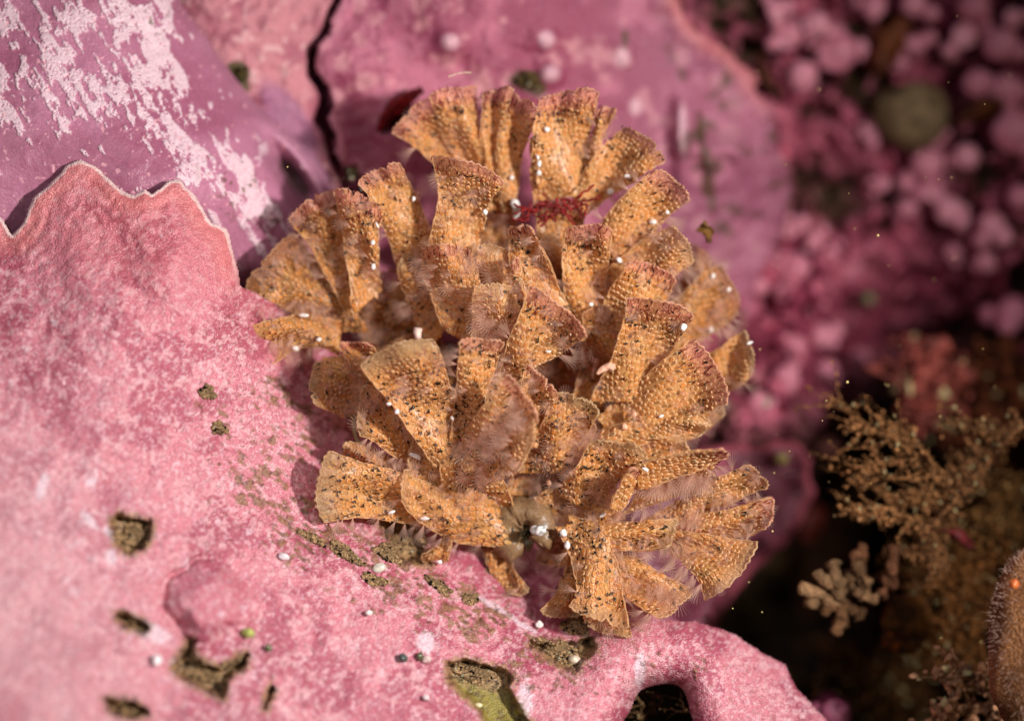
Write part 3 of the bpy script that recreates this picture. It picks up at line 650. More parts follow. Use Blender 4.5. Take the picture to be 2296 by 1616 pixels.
# right hand side
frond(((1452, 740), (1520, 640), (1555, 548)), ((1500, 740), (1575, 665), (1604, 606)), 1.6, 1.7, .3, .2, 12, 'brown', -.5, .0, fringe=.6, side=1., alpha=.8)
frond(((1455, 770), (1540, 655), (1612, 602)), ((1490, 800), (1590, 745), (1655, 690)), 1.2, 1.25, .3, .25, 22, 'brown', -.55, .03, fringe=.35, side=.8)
frond(((1560, 830), (1620, 780), (1672, 745)), ((1580, 880), (1640, 870), (1688, 828)), 1.3, .95, .1, .15, 12, 'olive', -.05, .03, fringe=.1, side=.3)
frond(((1318, 765), (1370, 660), (1412, 592)), ((1392, 770), (1470, 700), (1508, 625)), .7, .35, .1, .12, 26, 'red', .1, .1, fringe=.1, side=.25)
frond(((1300, 900), (1310, 800), (1310, 700)), ((1380, 930), (1400, 820), (1392, 690)), .95, .6, .1, .15, 14, 'brown', -.35, .12, fringe=.15)
frond(((1340, 900), (1385, 780), (1414, 672)), ((1420, 900), (1490, 800), (1548, 702)), .6, .05, .1, .12, 22, 'red', .12, .12, fringe=.1)
frond(((1350, 950), (1450, 850), (1555, 770)), ((1400, 1000), (1520, 945), (1628, 895)), .65, .15, -.05, .15, 34, 'red', .12, .05, fringe=.06)
frond(((1400, 940), (1500, 912), (1588, 945)), ((1410, 985), (1490, 975), (1572, 972)), .6, .35, 0, .10, 8, 'pale', .1, .06, fringe=.05, notch=1)
frond(((1440, 960), (1520, 900), (1610, 890)), ((1450, 990), (1540, 980), (1620, 930)), .85, .9, 0, .10, 12, 'olive', -.2, .03, fringe=.5, alpha=.75)
frond(((1330, 985), (1420, 950), (1530, 985)), ((1330, 1040), (1420, 1040), (1545, 1030)), .6, .5, .2, .12, 14, 'pale', .1, .12, fringe=.1)
# deep brown fillers, toned darker to put the recess shade into their colour
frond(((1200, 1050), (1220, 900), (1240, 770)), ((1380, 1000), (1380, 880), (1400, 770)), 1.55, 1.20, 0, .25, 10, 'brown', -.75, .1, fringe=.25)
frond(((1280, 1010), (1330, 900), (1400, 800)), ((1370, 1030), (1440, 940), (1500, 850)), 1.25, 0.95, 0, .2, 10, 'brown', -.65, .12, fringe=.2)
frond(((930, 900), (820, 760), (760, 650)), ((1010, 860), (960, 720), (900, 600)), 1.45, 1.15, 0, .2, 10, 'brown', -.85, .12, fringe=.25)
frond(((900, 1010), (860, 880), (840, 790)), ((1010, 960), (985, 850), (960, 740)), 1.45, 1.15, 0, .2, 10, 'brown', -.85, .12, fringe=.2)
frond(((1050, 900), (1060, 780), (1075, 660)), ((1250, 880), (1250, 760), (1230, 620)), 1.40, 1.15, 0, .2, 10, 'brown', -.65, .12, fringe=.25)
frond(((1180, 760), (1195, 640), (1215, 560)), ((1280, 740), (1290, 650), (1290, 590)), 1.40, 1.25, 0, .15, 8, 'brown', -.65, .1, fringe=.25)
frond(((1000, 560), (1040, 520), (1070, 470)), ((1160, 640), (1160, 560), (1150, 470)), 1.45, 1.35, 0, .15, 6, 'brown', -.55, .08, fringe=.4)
# centre
frond(((962, 600), (985, 465), (980, 352)), ((1052, 590), (1088, 470), (1124, 400)), .6, .15, .05, .12, 20, 'pink', .2, .1, fringe=.12)
frond(((1010, 748), (965, 650), (955, 555)), ((1026, 756), (1066, 655), (1046, 560)), .55, .3, -.15, .15, 12, 'pink', .25, .1, fringe=.15)
frond(((918, 640), (862, 500), (808, 408)), ((972, 580), (940, 470), (888, 368)), .85, .45, .15, .08, 14, 'pink', -.05, .12, fringe=.08)
frond(((800, 700), (780, 560), (757, 424)), ((846, 660), (842, 560), (850, 466)), .8, .4, .0, .12, 18, 'red', -.05, .12, fringe=.1)
frond(((785, 700), (712, 575), (652, 484)), ((812, 640), (780, 525), (744, 428)), 1.0, .75, .2, .08, 14, 'red', -.4, .08, fringe=.2, side=.4)
frond(((765, 740), (650, 690), (556, 640)), ((815, 745), (735, 620), (650, 532)), 1.1, .75, .2, .12, 20, 'brown', -.55, .1, fringe=.25, side=.6)
frond(((765, 735), (665, 712), (545, 748)), ((762, 788), (690, 772), (606, 812)), .9, .45, .25, .12, 16, 'pale', -.15, .05, fringe=.25, side=.4)
frond(((860, 905), (800, 830), (766, 772)), ((900, 870), (862, 820), (826, 772)), .8, .5, 0, .1, 10, 'red', -.1, .15, fringe=.1)
frond(((855, 915), (780, 930), (702, 896)), ((850, 850), (775, 805), (706, 822)), .85, .45, .1, .12, 14, 'olive', -.2, .12, fringe=.15)
frond(((975, 770), (925, 690), (895, 590)), ((1010, 720), (985, 620), (945, 560)), .95, .75, .1, .12, 12, 'olive', -.05, .3, fringe=.3, side=.4)
frond(((1055, 760), (1052, 640), (1065, 555)), ((1165, 740), (1172, 640), (1168, 570)), .65, .4, .1, .2, 16, 'pale', .45, .05, fringe=.55)
frond(((1176, 720), (1150, 600), (1146, 512)), ((1262, 720), (1240, 620), (1188, 508)), .6, .15, -.1, .12, 6, 'pink', .2, .35, fringe=.12, side=.3)
frond(((1176, 760), (1160, 680), (1150, 590)), ((1190, 750), (1178, 680), (1158, 580)), .4, .1, .1, .05, 4, 'pink', .5, .05)
frond(((1072, 790), (1064, 730), (1070, 640)), ((1140, 790), (1172, 730), (1175, 650)), .4, .15, .1, .15, 10, 'pale', .55, .12, fringe=.5)
frond(((1120, 880), (1150, 760), (1198, 650)), ((1185, 830), (1250, 790), (1308, 742)), .3, -.15, .1, .10, 20, 'red', .35, .12, fringe=.12, side=.35)
frond(((1018, 990), (1030, 860), (1036, 764)), ((1064, 970), (1088, 870), (1124, 768)), .1, -.35, .15, .08, 12, 'pink', .25, .5, fringe=.08, side=.6)
frond(((985, 1040), (900, 930), (815, 815)), ((1022, 1000), (1008, 880), (960, 762)), .15, -.45, .1, .10, 26, 'olive', .1, .45, fringe=.12)
frond(((985, 1090), (885, 1015), (806, 965)), ((1000, 1020), (905, 930), (818, 870)), .45, .15, .15, .12, 16, 'olive', .0, .3, fringe=.3, side=.7)
frond(((1130, 980), (1160, 890), (1188, 822)), ((1190, 1000), (1225, 930), (1246, 880)), .35, .0, .1, .12, 10, 'pink', .35, .1, fringe=.1)
frond(((1030, 1030), (1070, 940), (1140, 845)), ((1090, 1040), (1160, 970), (1204, 935)), .15, -.55, .1, .12, 14, 'pink', .55, .2, fringe=.4)
frond(((1030, 1040), (1110, 975), (1196, 935)), ((1060, 1090), (1120, 1075), (1168, 1048)), .2, -.5, .1, .15, 22, 'pale', .65, .3, fringe=.3)
frond(((1180, 1060), (1215, 960), (1252, 884)), ((1250, 1060), (1290, 1000), (1340, 922)), .5, .1, .1, .14, 24, 'olive', .05, .5, fringe=.2)
frond(((1150, 1110), (1190, 1010), (1220, 940)), ((1290, 1110), (1315, 1030), (1330, 950)), .75, .45, 0, .2, 12, 'brown', -.1, .1, fringe=.9, side=.6)
frond(((1250, 1110), (1290, 1050), (1334, 990)), ((1310, 1140), (1385, 1080), (1446, 1015)), .45, .1, 0, .14, 24, 'olive', .0, .55, fringe=.12)
# lower cluster
frond(((1045, 1120), (890, 1060), (735, 1022)), ((1020, 1200), (880, 1165), (722, 1158)), .5, -.05, .1, .16, 30, 'olive', .0, .5, fringe=.08, side=.5, cell=.062)
frond(((970, 1090), (860, 1020), (778, 992)), ((940, 1100), (850, 1065), (770, 1026)), .65, .25, .1, .08, 8, 'pale', -.05, .25, side=.3)
frond(((1160, 1130), (1020, 1050), (930, 985)), ((1140, 1215), (990, 1200), (900, 1110)), .65, .2, 0, .1, 12, 'pale', .0, .18, fringe=.15, side=.3, cell=.062)
frond(((1020, 1060), (1000, 1100), (985, 1010)), ((1150, 1150), (1120, 1060), (1080, 1000)), .55, .15, 0, .15, 10, 'pale', .0, .2, fringe=.2)
frond(((1180, 1150), (1250, 1080), (1360, 1040)), ((1220, 1230), (1310, 1190), (1400, 1150)), .7, .35, 0, .12, 12, 'brown', -.15, .2, fringe=.25, side=.2)
frond(((1120, 1100), (1160, 1080), (1200, 1050)), ((1140, 1170), (1200, 1140), (1260, 1120)), .9, .8, 0, .12, 8, 'brown', -.5, .15, fringe=.8)
frond(((1425, 1050), (1520, 1020), (1622, 1008)), ((1432, 1092), (1530, 1062), (1632, 1020)), .0, -.2, .5, .02, 4, 'pink', .0, .03, fringe=.0, wave=.02)
frond(((1372, 1140), (1390, 1090), (1418, 1048)), ((1386, 1146), (1412, 1110), (1440, 1066)), .05, -.1, .4, .02, 3, 'pink', .15, .15, wave=.02)
frond(((1410, 1150), (1425, 1110), (1440, 1070)), ((1620, 1080), (1600, 1062), (1600, 1030)), .55, .12, 0, .05, 2, 'brown', .1, .0, fringe=.95, alpha=.6)
frond(((1430, 1185), (1560, 1100), (1676, 1046)), ((1446, 1205), (1600, 1140), (1718, 1088)), .6, .25, .15, .08, 16, 'brown', -.05, .12, side=.4, fringe=.2)
frond(((1430, 1185), (1600, 1150), (1728, 1118)), ((1450, 1225), (1610, 1215), (1722, 1176)), .55, .2, .15, .10, 18, 'red', -.05, .06, fringe=.25, side=.7)
frond(((1440, 1185), (1585, 1200), (1694, 1226)), ((1450, 1215), (1540, 1265), (1592, 1338)), .5, .2, .05, .12, 26, 'pale', -.05, .1, fringe=.12, side=.8)
frond(((1275, 1160), (1400, 1172), (1516, 1166)), ((1285, 1205), (1385, 1232), (1500, 1222)), .35, .15, -.1, .08, 5, 'olive', .1, .35, fringe=.12, side=.3)
frond(((1255, 1180), (1292, 1290), (1284, 1362)), ((1345, 1180), (1388, 1290), (1402, 1405)), .3, -.05, 0, .12, 14, 'pale', .2, .35, side=.25, fringe=.05, cell=.060)
frond(((1300, 1290), (1308, 1350), (1318, 1400)), ((1380, 1290), (1400, 1370), (1410, 1425)), .35, .2, 0, .1, 14, 'olive', -.1, .1, fringe=.3)
frond(((1275, 1230), (1258, 1310), (1216, 1372)), ((1296, 1240), (1304, 1320), (1290, 1380)), .55, .35, 0, .10, 10, 'olive', -.15, .2, side=.3)
frond(((1318, 1195), (1440, 1262), (1548, 1330)), ((1330, 1235), (1395, 1330), (1490, 1382)), .45, .15, -.25, .06, 10, 'pale', -.02, .15, fringe=.4, side=.5)
frond(((1085, 1190), (1098, 1270), (1128, 1330)), ((1130, 1200), (1150, 1270), (1182, 1325)), .9, .75, 0, .12, 12, 'olive', -.35, .2, fringe=.1)
frond(((1270, 1250), (1250, 1270), (1205, 1250)), ((1290, 1180), (1250, 1170), (1215, 1180)), .8, .9, 0, .1, 6, 'olive', -.2, .05, fringe=.3)
frond(((1000, 1198), (985, 1225), (946, 1250)), ((1008, 1200), (1004, 1240), (984, 1278)), .55, .55, 0, .05, 4, 'brown', -.1, .0)
# feathery bells standing in the dark gap
hb = Buf()
# red filament collar round the rear stem
rb = Buf()
for k in range(46):
    a = k / 45; x0 = 1168 + 150 * a + random.uniform(-6, 6); y_ = 468 + 22 * math.sin(a * 6) * .5 + random.uniform(-16, 18)
    P0 = at(np.float64(x0), np.float64(y_), np.float64(.72)); n_ = 7; pts = [P0]
    dx, dz = random.uniform(-1, 1), random.uniform(-.8, .8)
    for j in range(n_):
        pts.append(pts[-1] + np.array([dx * .025 + random.gauss(0, .008), random.gauss(0, .008), dz * .025 + random.gauss(0, .008)]))
    tube(rb, pts, random.uniform(.007, .014), srgb(134, 24, 24) * random.uniform(.6, 1.2), 5)
pts = at(np.array([1160, 1175, 1190, 1205., 1225]), np.array([492, 488, 478, 462., 452]), np.full(5, .75)); tube(rb, pts, .022, srgb(120, 22, 22), 6, .15)
o = rb.build('red_alga', M_plain, None, at(np.float64(1240), np.float64(475), np.float64(.9)))
tag(o, 'tangle of dark red filaments wrapped round the stem of the top fan', 'red alga')

SP = np.concatenate(SURF_PTS)
def front_y(u, v, rad=16, default=.3):
    d = np.hypot(SP[:, 0] - u, SP[:, 1] - v); m = d < rad
    return float(SP[m, 2].min()) if m.any() else default

# ------------------------------------------------------------------ pink knobs of the background
def lumpy(V, seed, amp, f=1.6):
    return V * (1 + amp * (fbm(V[:, 0] * f + seed, V[:, 1] * f + V[:, 2] * .7, seed % 40, 3) + fbm(V[:, 2] * f - seed, V[:, 0] * f * .6 + V[:, 1], seed % 37 + 3, 3)))[:, None]
def nodule(u, v, y, size, bright, label, n=None, seed=0, cols=None):
    r = np.random.default_rng(seed + 900); b = Buf(); n = n or 2 + int(r.random() * 2)
    c0 = at(np.float64(u), np.float64(v), np.float64(y)); s0 = size / K * (D + y) / D
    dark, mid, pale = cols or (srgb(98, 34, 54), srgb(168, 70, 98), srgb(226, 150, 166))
    for k in range(n + 1):
        big = k == 0
        off = np.array([0, -.35, 0]) * s0 if big else np.array([r.uniform(-1.1, 1.1), r.uniform(-.5, .5), r.uniform(-1., 1.)]) * s0
        m = 12; tt_ = np.linspace(0, 1, m); X = c0 + np.array([0, s0 * 1.3, 0]) * (1 - tt_)[:, None] + off * (tt_ ** 1.3)[:, None] + r.normal(0, .03 * s0, (m, 3))
        rad = s0 * (.72 if big else r.uniform(.36, .56)); prof = rad * (.62 + .1 * np.sin(tt_ * 9 + k) + .38 * tt_ ** 3) * np.where(tt_ > .93, .8, 1)
        i0 = b.n; tube(b, X, prof, dark, 12, .05, seed + k)
        V = b.V[-1]; tv = np.r_[np.repeat(tt_, 12), 0, 1.]
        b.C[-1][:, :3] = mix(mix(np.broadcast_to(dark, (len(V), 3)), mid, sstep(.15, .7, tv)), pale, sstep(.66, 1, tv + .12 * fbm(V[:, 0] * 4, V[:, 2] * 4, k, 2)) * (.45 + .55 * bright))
    b.add(c0 + np.array([0, s0 * 1.2, 0]) + lumpy(ICO3[0], seed * 7 + 31, .3) * s0 * np.array([.8, 1.2, .75]), [ICO3[1]], dark)
    return tag(b.build('coralline_nodule', M_knob, None, c0), label, 'nodule', 'pink coralline nodules on the rock behind')
NOD = [(1743, 26, 34, .5, 'rosy nodule nearest the upper end of the salmon crust rim'), (1828, 56, 36, 1., 'bright pale nodule standing highest left of the brown alga blade'),
 (1765, 82, 40, .3, 'dull rose nodule just below the rosy rim-side nodule'), (1928, 108, 26, .8, 'small pale-tipped nodule touching the left side of the brown blade'),
 (1800, 172, 44, .6, 'wide mauve nodule with a pale crest left of the beige pebble'), (1872, 120, 60, .1, 'broad dark mauve knob behind the small pale-tipped one'), (1955, 18, 34, .45, 'pink nodule cut by the top of the view above the brown blade'),
 (2046, 12, 38, .6, 'pale pink nodule at the top, right of the brown blade tip'), (2047, 100, 36, .4, 'rounded pink nodule on the right side of the brown blade'), (2010, 140, 30, .1, 'small dim nodule between brown blade and beige pebble'),
 (2160, 82, 38, .95, 'bright pale nodule with a black gap on its left'), (2271, 44, 30, 1., 'whitish nodule in the topmost right corner'), (2238, 100, 50, .3, 'large rose nodule under the whitish corner one'),
 (2180, 20, 44, .05, 'dark crimson knob between the two palest nodules at the top'), (2256, 205, 46, .35, 'rose lump above the second brown alga scrap'), (2190, 185, 40, .2, 'slanting dark pink knob right of the beige pebble'),
 (1952, 292, 36, .45, 'pink nodule on the lower left face of the beige pebble'), (2005, 282, 24, .55, 'small pink nodule on the beige pebble, right of its twin'), (2100, 313, 24, .8, 'little pale nodule at the right foot of the beige pebble'),
 (2076, 370, 48, .55, 'broad pink nodule joined to the brightest knob'), (2168, 352, 38, 1., 'brightest pale pink knob below the beige pebble'), (2270, 300, 60, .1, 'dark rose mass at the right border, level with the beige pebble'),
 (1975, 412, 26, .55, 'small rose nodule on brown rock under the dark gap'), (2034, 466, 26, .6, 'oval rose nodule left of the big pale one'), (2128, 472, 40, 1., 'big pale oval nodule with a crimson back'), (2090, 430, 44, .1, 'crimson knob behind the big pale oval nodule'),
 (2220, 505, 40, .75, 'rose nodule with a white right flank near the right border'), (2248, 530, 28, 1., 'white-sided knob pressed against the rose nodule'), (2137, 566, 26, .5, 'dim pink nodule under the big pale oval one'), (2214, 586, 32, .8, 'flat pale nodule under the white-sided knob'),
 (2285, 440, 36, .1, 'dark wine-coloured knob on the right border'), (2270, 700, 46, .15, 'dim magenta lump at the right border over the black hollow'),
 (1716, 515, 22, .75, 'left one of the three pink tips beside the colony'), (1760, 517, 25, .8, 'middle one of the three pink tips beside the colony'), (1797, 500, 20, 1., 'whitest of the three pink tips beside the colony'),
 (1828, 536, 24, .9, 'pale nodule just right of the three pink tips'), (1864, 566, 20, .6, 'small bright rose bead beside the pale nodule'), (1738, 578, 26, .5, 'rose nodule below the three pink tips'), (1780, 600, 40, .15, 'broad mauve knob right below the three pink tips'),
 (1762, 660, 34, .5, 'pink twin-humped nodule midway down the mauve slope'), (1822, 690, 22, .4, 'small rose nodule on the right brink of the mauve slope'), (1838, 752, 32, .8, 'frosted nodule with a pink foot on the mauve slope'),
 (1782, 776, 28, .5, 'salmon nodule left of the frosted one'), (1700, 640, 26, .3, 'dull pink nodule behind the rightmost frond'), (1900, 600, 34, .2, 'faint mauve nodule over the olive hollow'), (1850, 830, 30, .3, 'dim rose nodule under the frosted one'),
 (1760, 850, 36, .2, 'dim mauve lump right of the sandy frond'), (1925, 800, 24, .3, 'little dusky nodule close to the black hollow'), (1700, 900, 30, .3, 'dusky pink nodule under the sandy frond'), (1592, 460, 18, .5, 'tiny pink tip above the upper right fronds'),
 (1570, 375, 20, .4, 'small pink bump beside the silt streak'), (1650, 345, 26, .6, 'hooked pink ridge near the end of the salmon rim')]
rock_y = lambda u, v: float(surf(ROCK_CTRL, np.array([float(u)]), np.array([float(v)]))[0])
top_y = lambda u, v: float(surf(TOP_CTRL, np.array([float(u)]), np.array([float(v)]))[0])
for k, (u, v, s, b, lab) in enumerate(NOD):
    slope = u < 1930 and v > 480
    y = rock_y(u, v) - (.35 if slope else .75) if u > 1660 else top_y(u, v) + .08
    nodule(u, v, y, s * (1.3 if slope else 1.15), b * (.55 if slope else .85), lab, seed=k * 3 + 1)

# beige pebble and brown algae among the knobs
def pebble(name, u, v, y, ru, rv, col, col2, label, cat, mat=None, seed=1, flat=.5, lift=.3, rot=0., grp=None, amp=.12):
    V = lumpy(ICO4[0] if ru > 30 else ICO3[0], seed, amp); F = ICO4[1] if ru > 30 else ICO3[1]; s = (D + y) / D / K
    n_ = fbm(V[:, 0] * 2.2 + seed, V[:, 2] * 2.2, seed % 50, 4) * .5 + .5
    c, sn = math.cos(rot), math.sin(rot); X = V[:, 0] * ru * s; Z = V[:, 2] * rv * s
    W = np.stack([X * c + Z * sn, V[:, 1] * min(ru, rv) * s * flat * 1.6, -X * sn + Z * c], -1)
    c0 = at(np.float64(u), np.float64(v), np.float64(y - lift * 0)); b = Buf()
    b.add(c0 + W, [F], mix(np.broadcast_to(col, (len(V), 3)), col2, sstep(.4, .62, n_)))
    return tag(b.build(name, mat or M_plain, None, c0), label, cat, grp)
pebble('pebble', 2045, 262, rock_y(2040, 285) - .95, 84, 76, srgb(126, 104, 76), srgb(96, 78, 54), 'large round beige pebble wedged between the pink nodules', 'pebble', M_rock, 3)
pebble('pebble', 1645, 478, top_y(1645, 478) + .1, 14, 12, srgb(190, 180, 140), srgb(150, 140, 100), 'small cream pebble in the olive gap right of the top fronds', 'pebble', M_rock, 4)
pebble('pebble', 1948, 668, rock_y(1948, 668) - .5, 14, 13, srgb(150, 150, 110), srgb(110, 110, 80), 'tiny greenish pebble in the olive hollow', 'pebble', M_rock, 5)
pebble('pebble', 1716, 902, 4.0, 12, 11, srgb(190, 180, 160), srgb(150, 140, 120), 'tiny grey pebble beside the sandy rightmost frond', 'pebble', M_rock, 6)
pebble('pebble', 1752, 1028, 3.4, 17, 13, srgb(190, 175, 110), srgb(140, 120, 70), 'yellowish pebble lying on the curled dark rose plate', 'pebble', M_rock, 8)
pebble('pebble', 1860, 1000, 6.2, 26, 20, srgb(150, 96, 84), srgb(110, 60, 60), 'dull salmon pebble above the curled dark rose plate', 'pebble', M_rock, 9)

def blade(name, pts, y, width, col, label, cat, seed=0, mat=None, bend=.25):
    """a leaf-like algal blade with thickness; pts = centre line, width per point"""
    P_ = np.array(pts, float); n = len(P_); t = np.linspace(0, n - 1, 24); cu = np.interp(t, range(n), P_[:, 0]); cv = np.interp(t, range(n), P_[:, 1]); w_ = np.interp(t, range(n), width)
    yy = y if np.ndim(y) == 0 else np.interp(t, range(n), y)
    du, dv = np.gradient(cu), np.gradient(cv); L_ = np.hypot(du, dv) + 1e-9; nu, nv = -dv / L_, du / L_
    ss = np.linspace(-1, 1, 11); rag = 1 + .12 * np.sin(t * 7 + seed) + .1 * np.sin(t * 17 + seed * 2)
    U = cu[:, None] + nu[:, None] * (w_ * rag)[:, None] * ss; Vv = cv[:, None] + nv[:, None] * (w_ * rag)[:, None] * ss
    Y = (yy + 0 * t)[:, None] + bend * ss[None] ** 2 + .06 * np.sin(t[:, None] * 1.7 + ss[None] * 3 + seed)
    G = at(U, Vv, Y); B_ = G + np.array([0, .035, 0]); h, wd = U.shape; idx = np.arange(h * wd).reshape(h, wd); nn = h * wd
    q = np.stack([idx[:-1, :-1], idx[:-1, 1:], idx[1:, 1:], idx[1:, :-1]], -1).reshape(-1, 4)
    loop = np.r_[idx[0, :], idx[1:, -1], idx[-1, -2::-1], idx[-2:0:-1, 0]]; l2 = np.roll(loop, -1)
    b = Buf(); cc = mix(np.broadcast_to(col, (nn, 3)), col * .55, sstep(.4, .6, fbm(U.ravel() / 12, Vv.ravel() / 12, seed, 3) * .5 + .5))
    b.add(np.r_[G.reshape(-1, 3), B_.reshape(-1, 3)], [np.r_[q, q[:, ::-1] + nn, np.stack([loop, l2, l2 + nn, loop + nn], -1)]], np.r_[cc, cc])
    return tag(b.build(name, mat or M_plain, None, at(np.float64(cu[12]), np.float64(cv[12]), np.float64(np.mean(yy)))), label, cat)
blade('brown_alga', [(2030, 40), (1995, 95), (1975, 140), (1985, 165)], 4.7, [14, 40, 36, 10], srgb(110, 52, 14), 'rust brown algal blade hanging between pink nodules near the top', 'alga', 1)
blade('brown_alga', [(2250, 225), (2200, 245), (2150, 270)], 4.7, [14, 26, 12], srgb(100, 50, 16), 'small rust brown alga scrap right of the beige pebble', 'alga', 2)
blade('brown_alga', [(1700, 120), (1712, 180), (1750, 220)], 4.3, [8, 20, 12], srgb(92, 44, 16), 'narrow brown alga in the cleft along the salmon rim', 'alga', 3)
blade('brown_alga', [(1570, 505), (1588, 520), (1590, 545)], 1.0, [14, 12, 5], srgb(120, 82, 34), 'tiny amber brown alga scrap at the tip of the upper right frond', 'alga', 13, bend=.08)
blade('red_alga', [(845, 290), (872, 250), (905, 225), (948, 200)], [2.15, 2.0, 1.9, 1.75], [12, 19, 15, 9], srgb(136, 20, 16), 'glossy dark red blade poking from a slot in the rose crust', 'red alga', 4, bend=.15)

# ------------------------------------------------------------------ white beads and grains
def bead(u, v, ru, rv, label, rot=0., y=None, col=(250, 244, 238), name='shell_bead', cat='shell', grp='white shell beads seated on the fronds', seed=0):
    ru, rv = ru * (.8 + .35 * ((seed * 37) % 10) / 10), rv * (.8 + .35 * ((seed * 53) % 10) / 10); yy = (front_y(u, v) - .03) if y is None else y
    o = pebble(name, u, v, yy, ru, rv, srgb(*col), srgb(*col) * .85, label, cat, M_shell, seed, .6, 0, rot, grp, .28); return o
BEADS = [(1147, 399, 7, 7, 'white bead on the right edge of the upper left fan'), (1226, 291, 6, 7, 'white bead high on the left edge of the top fan'), (1206, 353, 4, 5, 'upper of three white beads along the lower left edge of the top fan'),
 (1209, 368, 6, 7, 'middle of three white beads along the lower left edge of the top fan'), (1208, 388, 5, 7, 'lowest of three white beads along the lower left edge of the top fan'), (1088, 476, 5, 7, 'white bead on the right edge of the tall central pink-tipped frond'),
 (1370, 430, 9, 7, 'plump white bead on the underside of the right-leaning top lobe'), (1407, 396, 7, 5, 'slim white bead farther out on the right-leaning top lobe'), (1496, 476, 5, 5, 'small white bead between the two upper right fronds'),
 (1464, 498, 8, 5, 'oblong white bead lower on the upper right frond'), (1388, 584, 9, 8, 'big frosted white bead above the small pink gap'), (1325, 682, 5, 5, 'single white bead beside the short red-tipped frond stem'), (1230, 788, 7, 3, 'thin white flake under the central red-tipped frond'),
 (1599, 619, 5, 6, 'upper white bead on the shaded far-right frond'), (1634, 649, 5, 6, 'lower white bead on the shaded far-right frond'), (1532, 733, 8, 9, 'round white bead left of the dark far-right frond foot'), (1594, 739, 7, 7, 'white bead crowning the corner of the big right fan'),
 (1681, 769, 6, 4, 'white bead on the sandy rightmost frond'), (1422, 929, 7, 7, 'peach bead in the dark hollow under the big right fan'), (1401, 956, 8, 8, 'peach bead with white glint, lower in the same hollow'), (1483, 933, 7, 4, 'small white bead on the lower right lobed frond'),
 (680, 707, 12, 5, 'long white grain above the lowest left frond'), (662, 781, 9, 7, 'white bead on the lower rim of the lowest upper-left frond'), (715, 761, 7, 4, 'white flake near the foot of the lowest upper-left frond'), (871, 905, 5, 5, 'upper of two white beads on the edge of the speckled frond'),
 (890, 923, 6, 6, 'lower of two white beads on the edge of the speckled frond'), (1014, 937, 5, 6, 'white bead between the two speckled centre fronds'), (837, 598, 5, 9, 'long white bead at the foot of the left red-tipped frond'), (836, 544, 5, 7, 'white bead halfway down the left red-tipped frond'),
 (846, 505, 3, 7, 'thin white streak bead above the one halfway down'), (928, 446, 5, 8, 'white bead on the right edge of the second left frond'), (931, 1022, 13, 6, 'pinkish white bead over the dark gap in the colony'), (878, 1148, 9, 4, 'white flake under the large speckled left leaf'),
 (951, 1162, 12, 4, 'white streak grain under the colony neck'), (986, 1260, 5, 6, 'tiny white bead at the foot of the anchoring stub'), (1263, 1195, 8, 9, 'upper of two white beads beside the curled tube'), (1272, 1222, 8, 8, 'lower of two white beads beside the curled tube'),
 (1447, 1052, 7, 5, 'white bead where the edge-on red frond folds'), (1352, 1154, 8, 4, 'small white flake in the middle of the lower tuft'), (1231, 1082, 7, 7, 'glassy peach bead above the lower tuft')]
for k, (u, v, a, b_, lab) in enumerate(BEADS):
    bead(u, v, a, b_, lab, [0, .4, -.4][k % 3] if a != b_ else 0, col=(236, 176, 140) if 'peach' in lab else (250, 242, 236), seed=k)
b = Buf()
pts = [(1146, 452), (1154, 456), (1159, 466), (1158, 478), (1154, 488)]; y = front_y(1150, 470) - .06
tube(b, at(np.array([p[0] for p in pts], float), np.array([p[1] for p in pts], float), np.full(5, y)), [.035, .05, .048, .04, .025], srgb(250, 246, 240), 10, .03)
tag(b.build('shell_bead', M_shell, None, at(np.float64(1154), np.float64(466), np.float64(y))), 'largest curved white bead beside the dark red filaments', 'shell', 'white shell beads seated on the fronds')
def rod(pts, y, r, col, label, name, cat, mat=M_plain, n=8, lump=.06):
    b = Buf(); P_ = np.array(pts, float); m = 14; t = np.linspace(0, len(P_) - 1, m)
    X = at(np.interp(t, range(len(P_)), P_[:, 0]), np.interp(t, range(len(P_)), P_[:, 1]), np.interp(t, range(len(P_)), np.broadcast_to(y, (len(P_),))))
    X[1:-1] = .25 * X[:-2] + .5 * X[1:-1] + .25 * X[2:]
    tube(b, X, np.interp(t, range(len(P_)), np.broadcast_to(r, (len(P_),))), col, n, lump)
    return tag(b.build(name, mat, None, X[0]), label, cat)
rod([(938, 735), (936, 745), (938, 758)], front_y(938, 750) - .06, [.045, .04, .03], srgb(240, 205, 190), 'short pinkish white peg standing on the tip of the speckled olive frond', 'worm_tube', 'worm tube')
rod([(1338, 838), (1350, 828), (1366, 820), (1376, 824)], front_y(1355, 830) - .1, [.02, .035, .04, .045], srgb(232, 178, 150), 'fat peach finger in the dark hollow left of the big right fan', 'worm_tube', 'worm tube')
rod([(1328, 845), (1334, 822), (1338, 805)], front_y(1335, 830) - .1, [.012, .022, .04], srgb(226, 180, 160), 'thin pink stalk with knobbed head in the hollow centre', 'worm_tube', 'worm tube')
rod([(792, 930), (793, 960), (800, 985), (815, 1000)], [.75, .7, .65, .6], .022, srgb(150, 125, 85), 'olive thread-like tube hanging in the shadow under the speckled frond', 'worm_tube', 'worm tube')
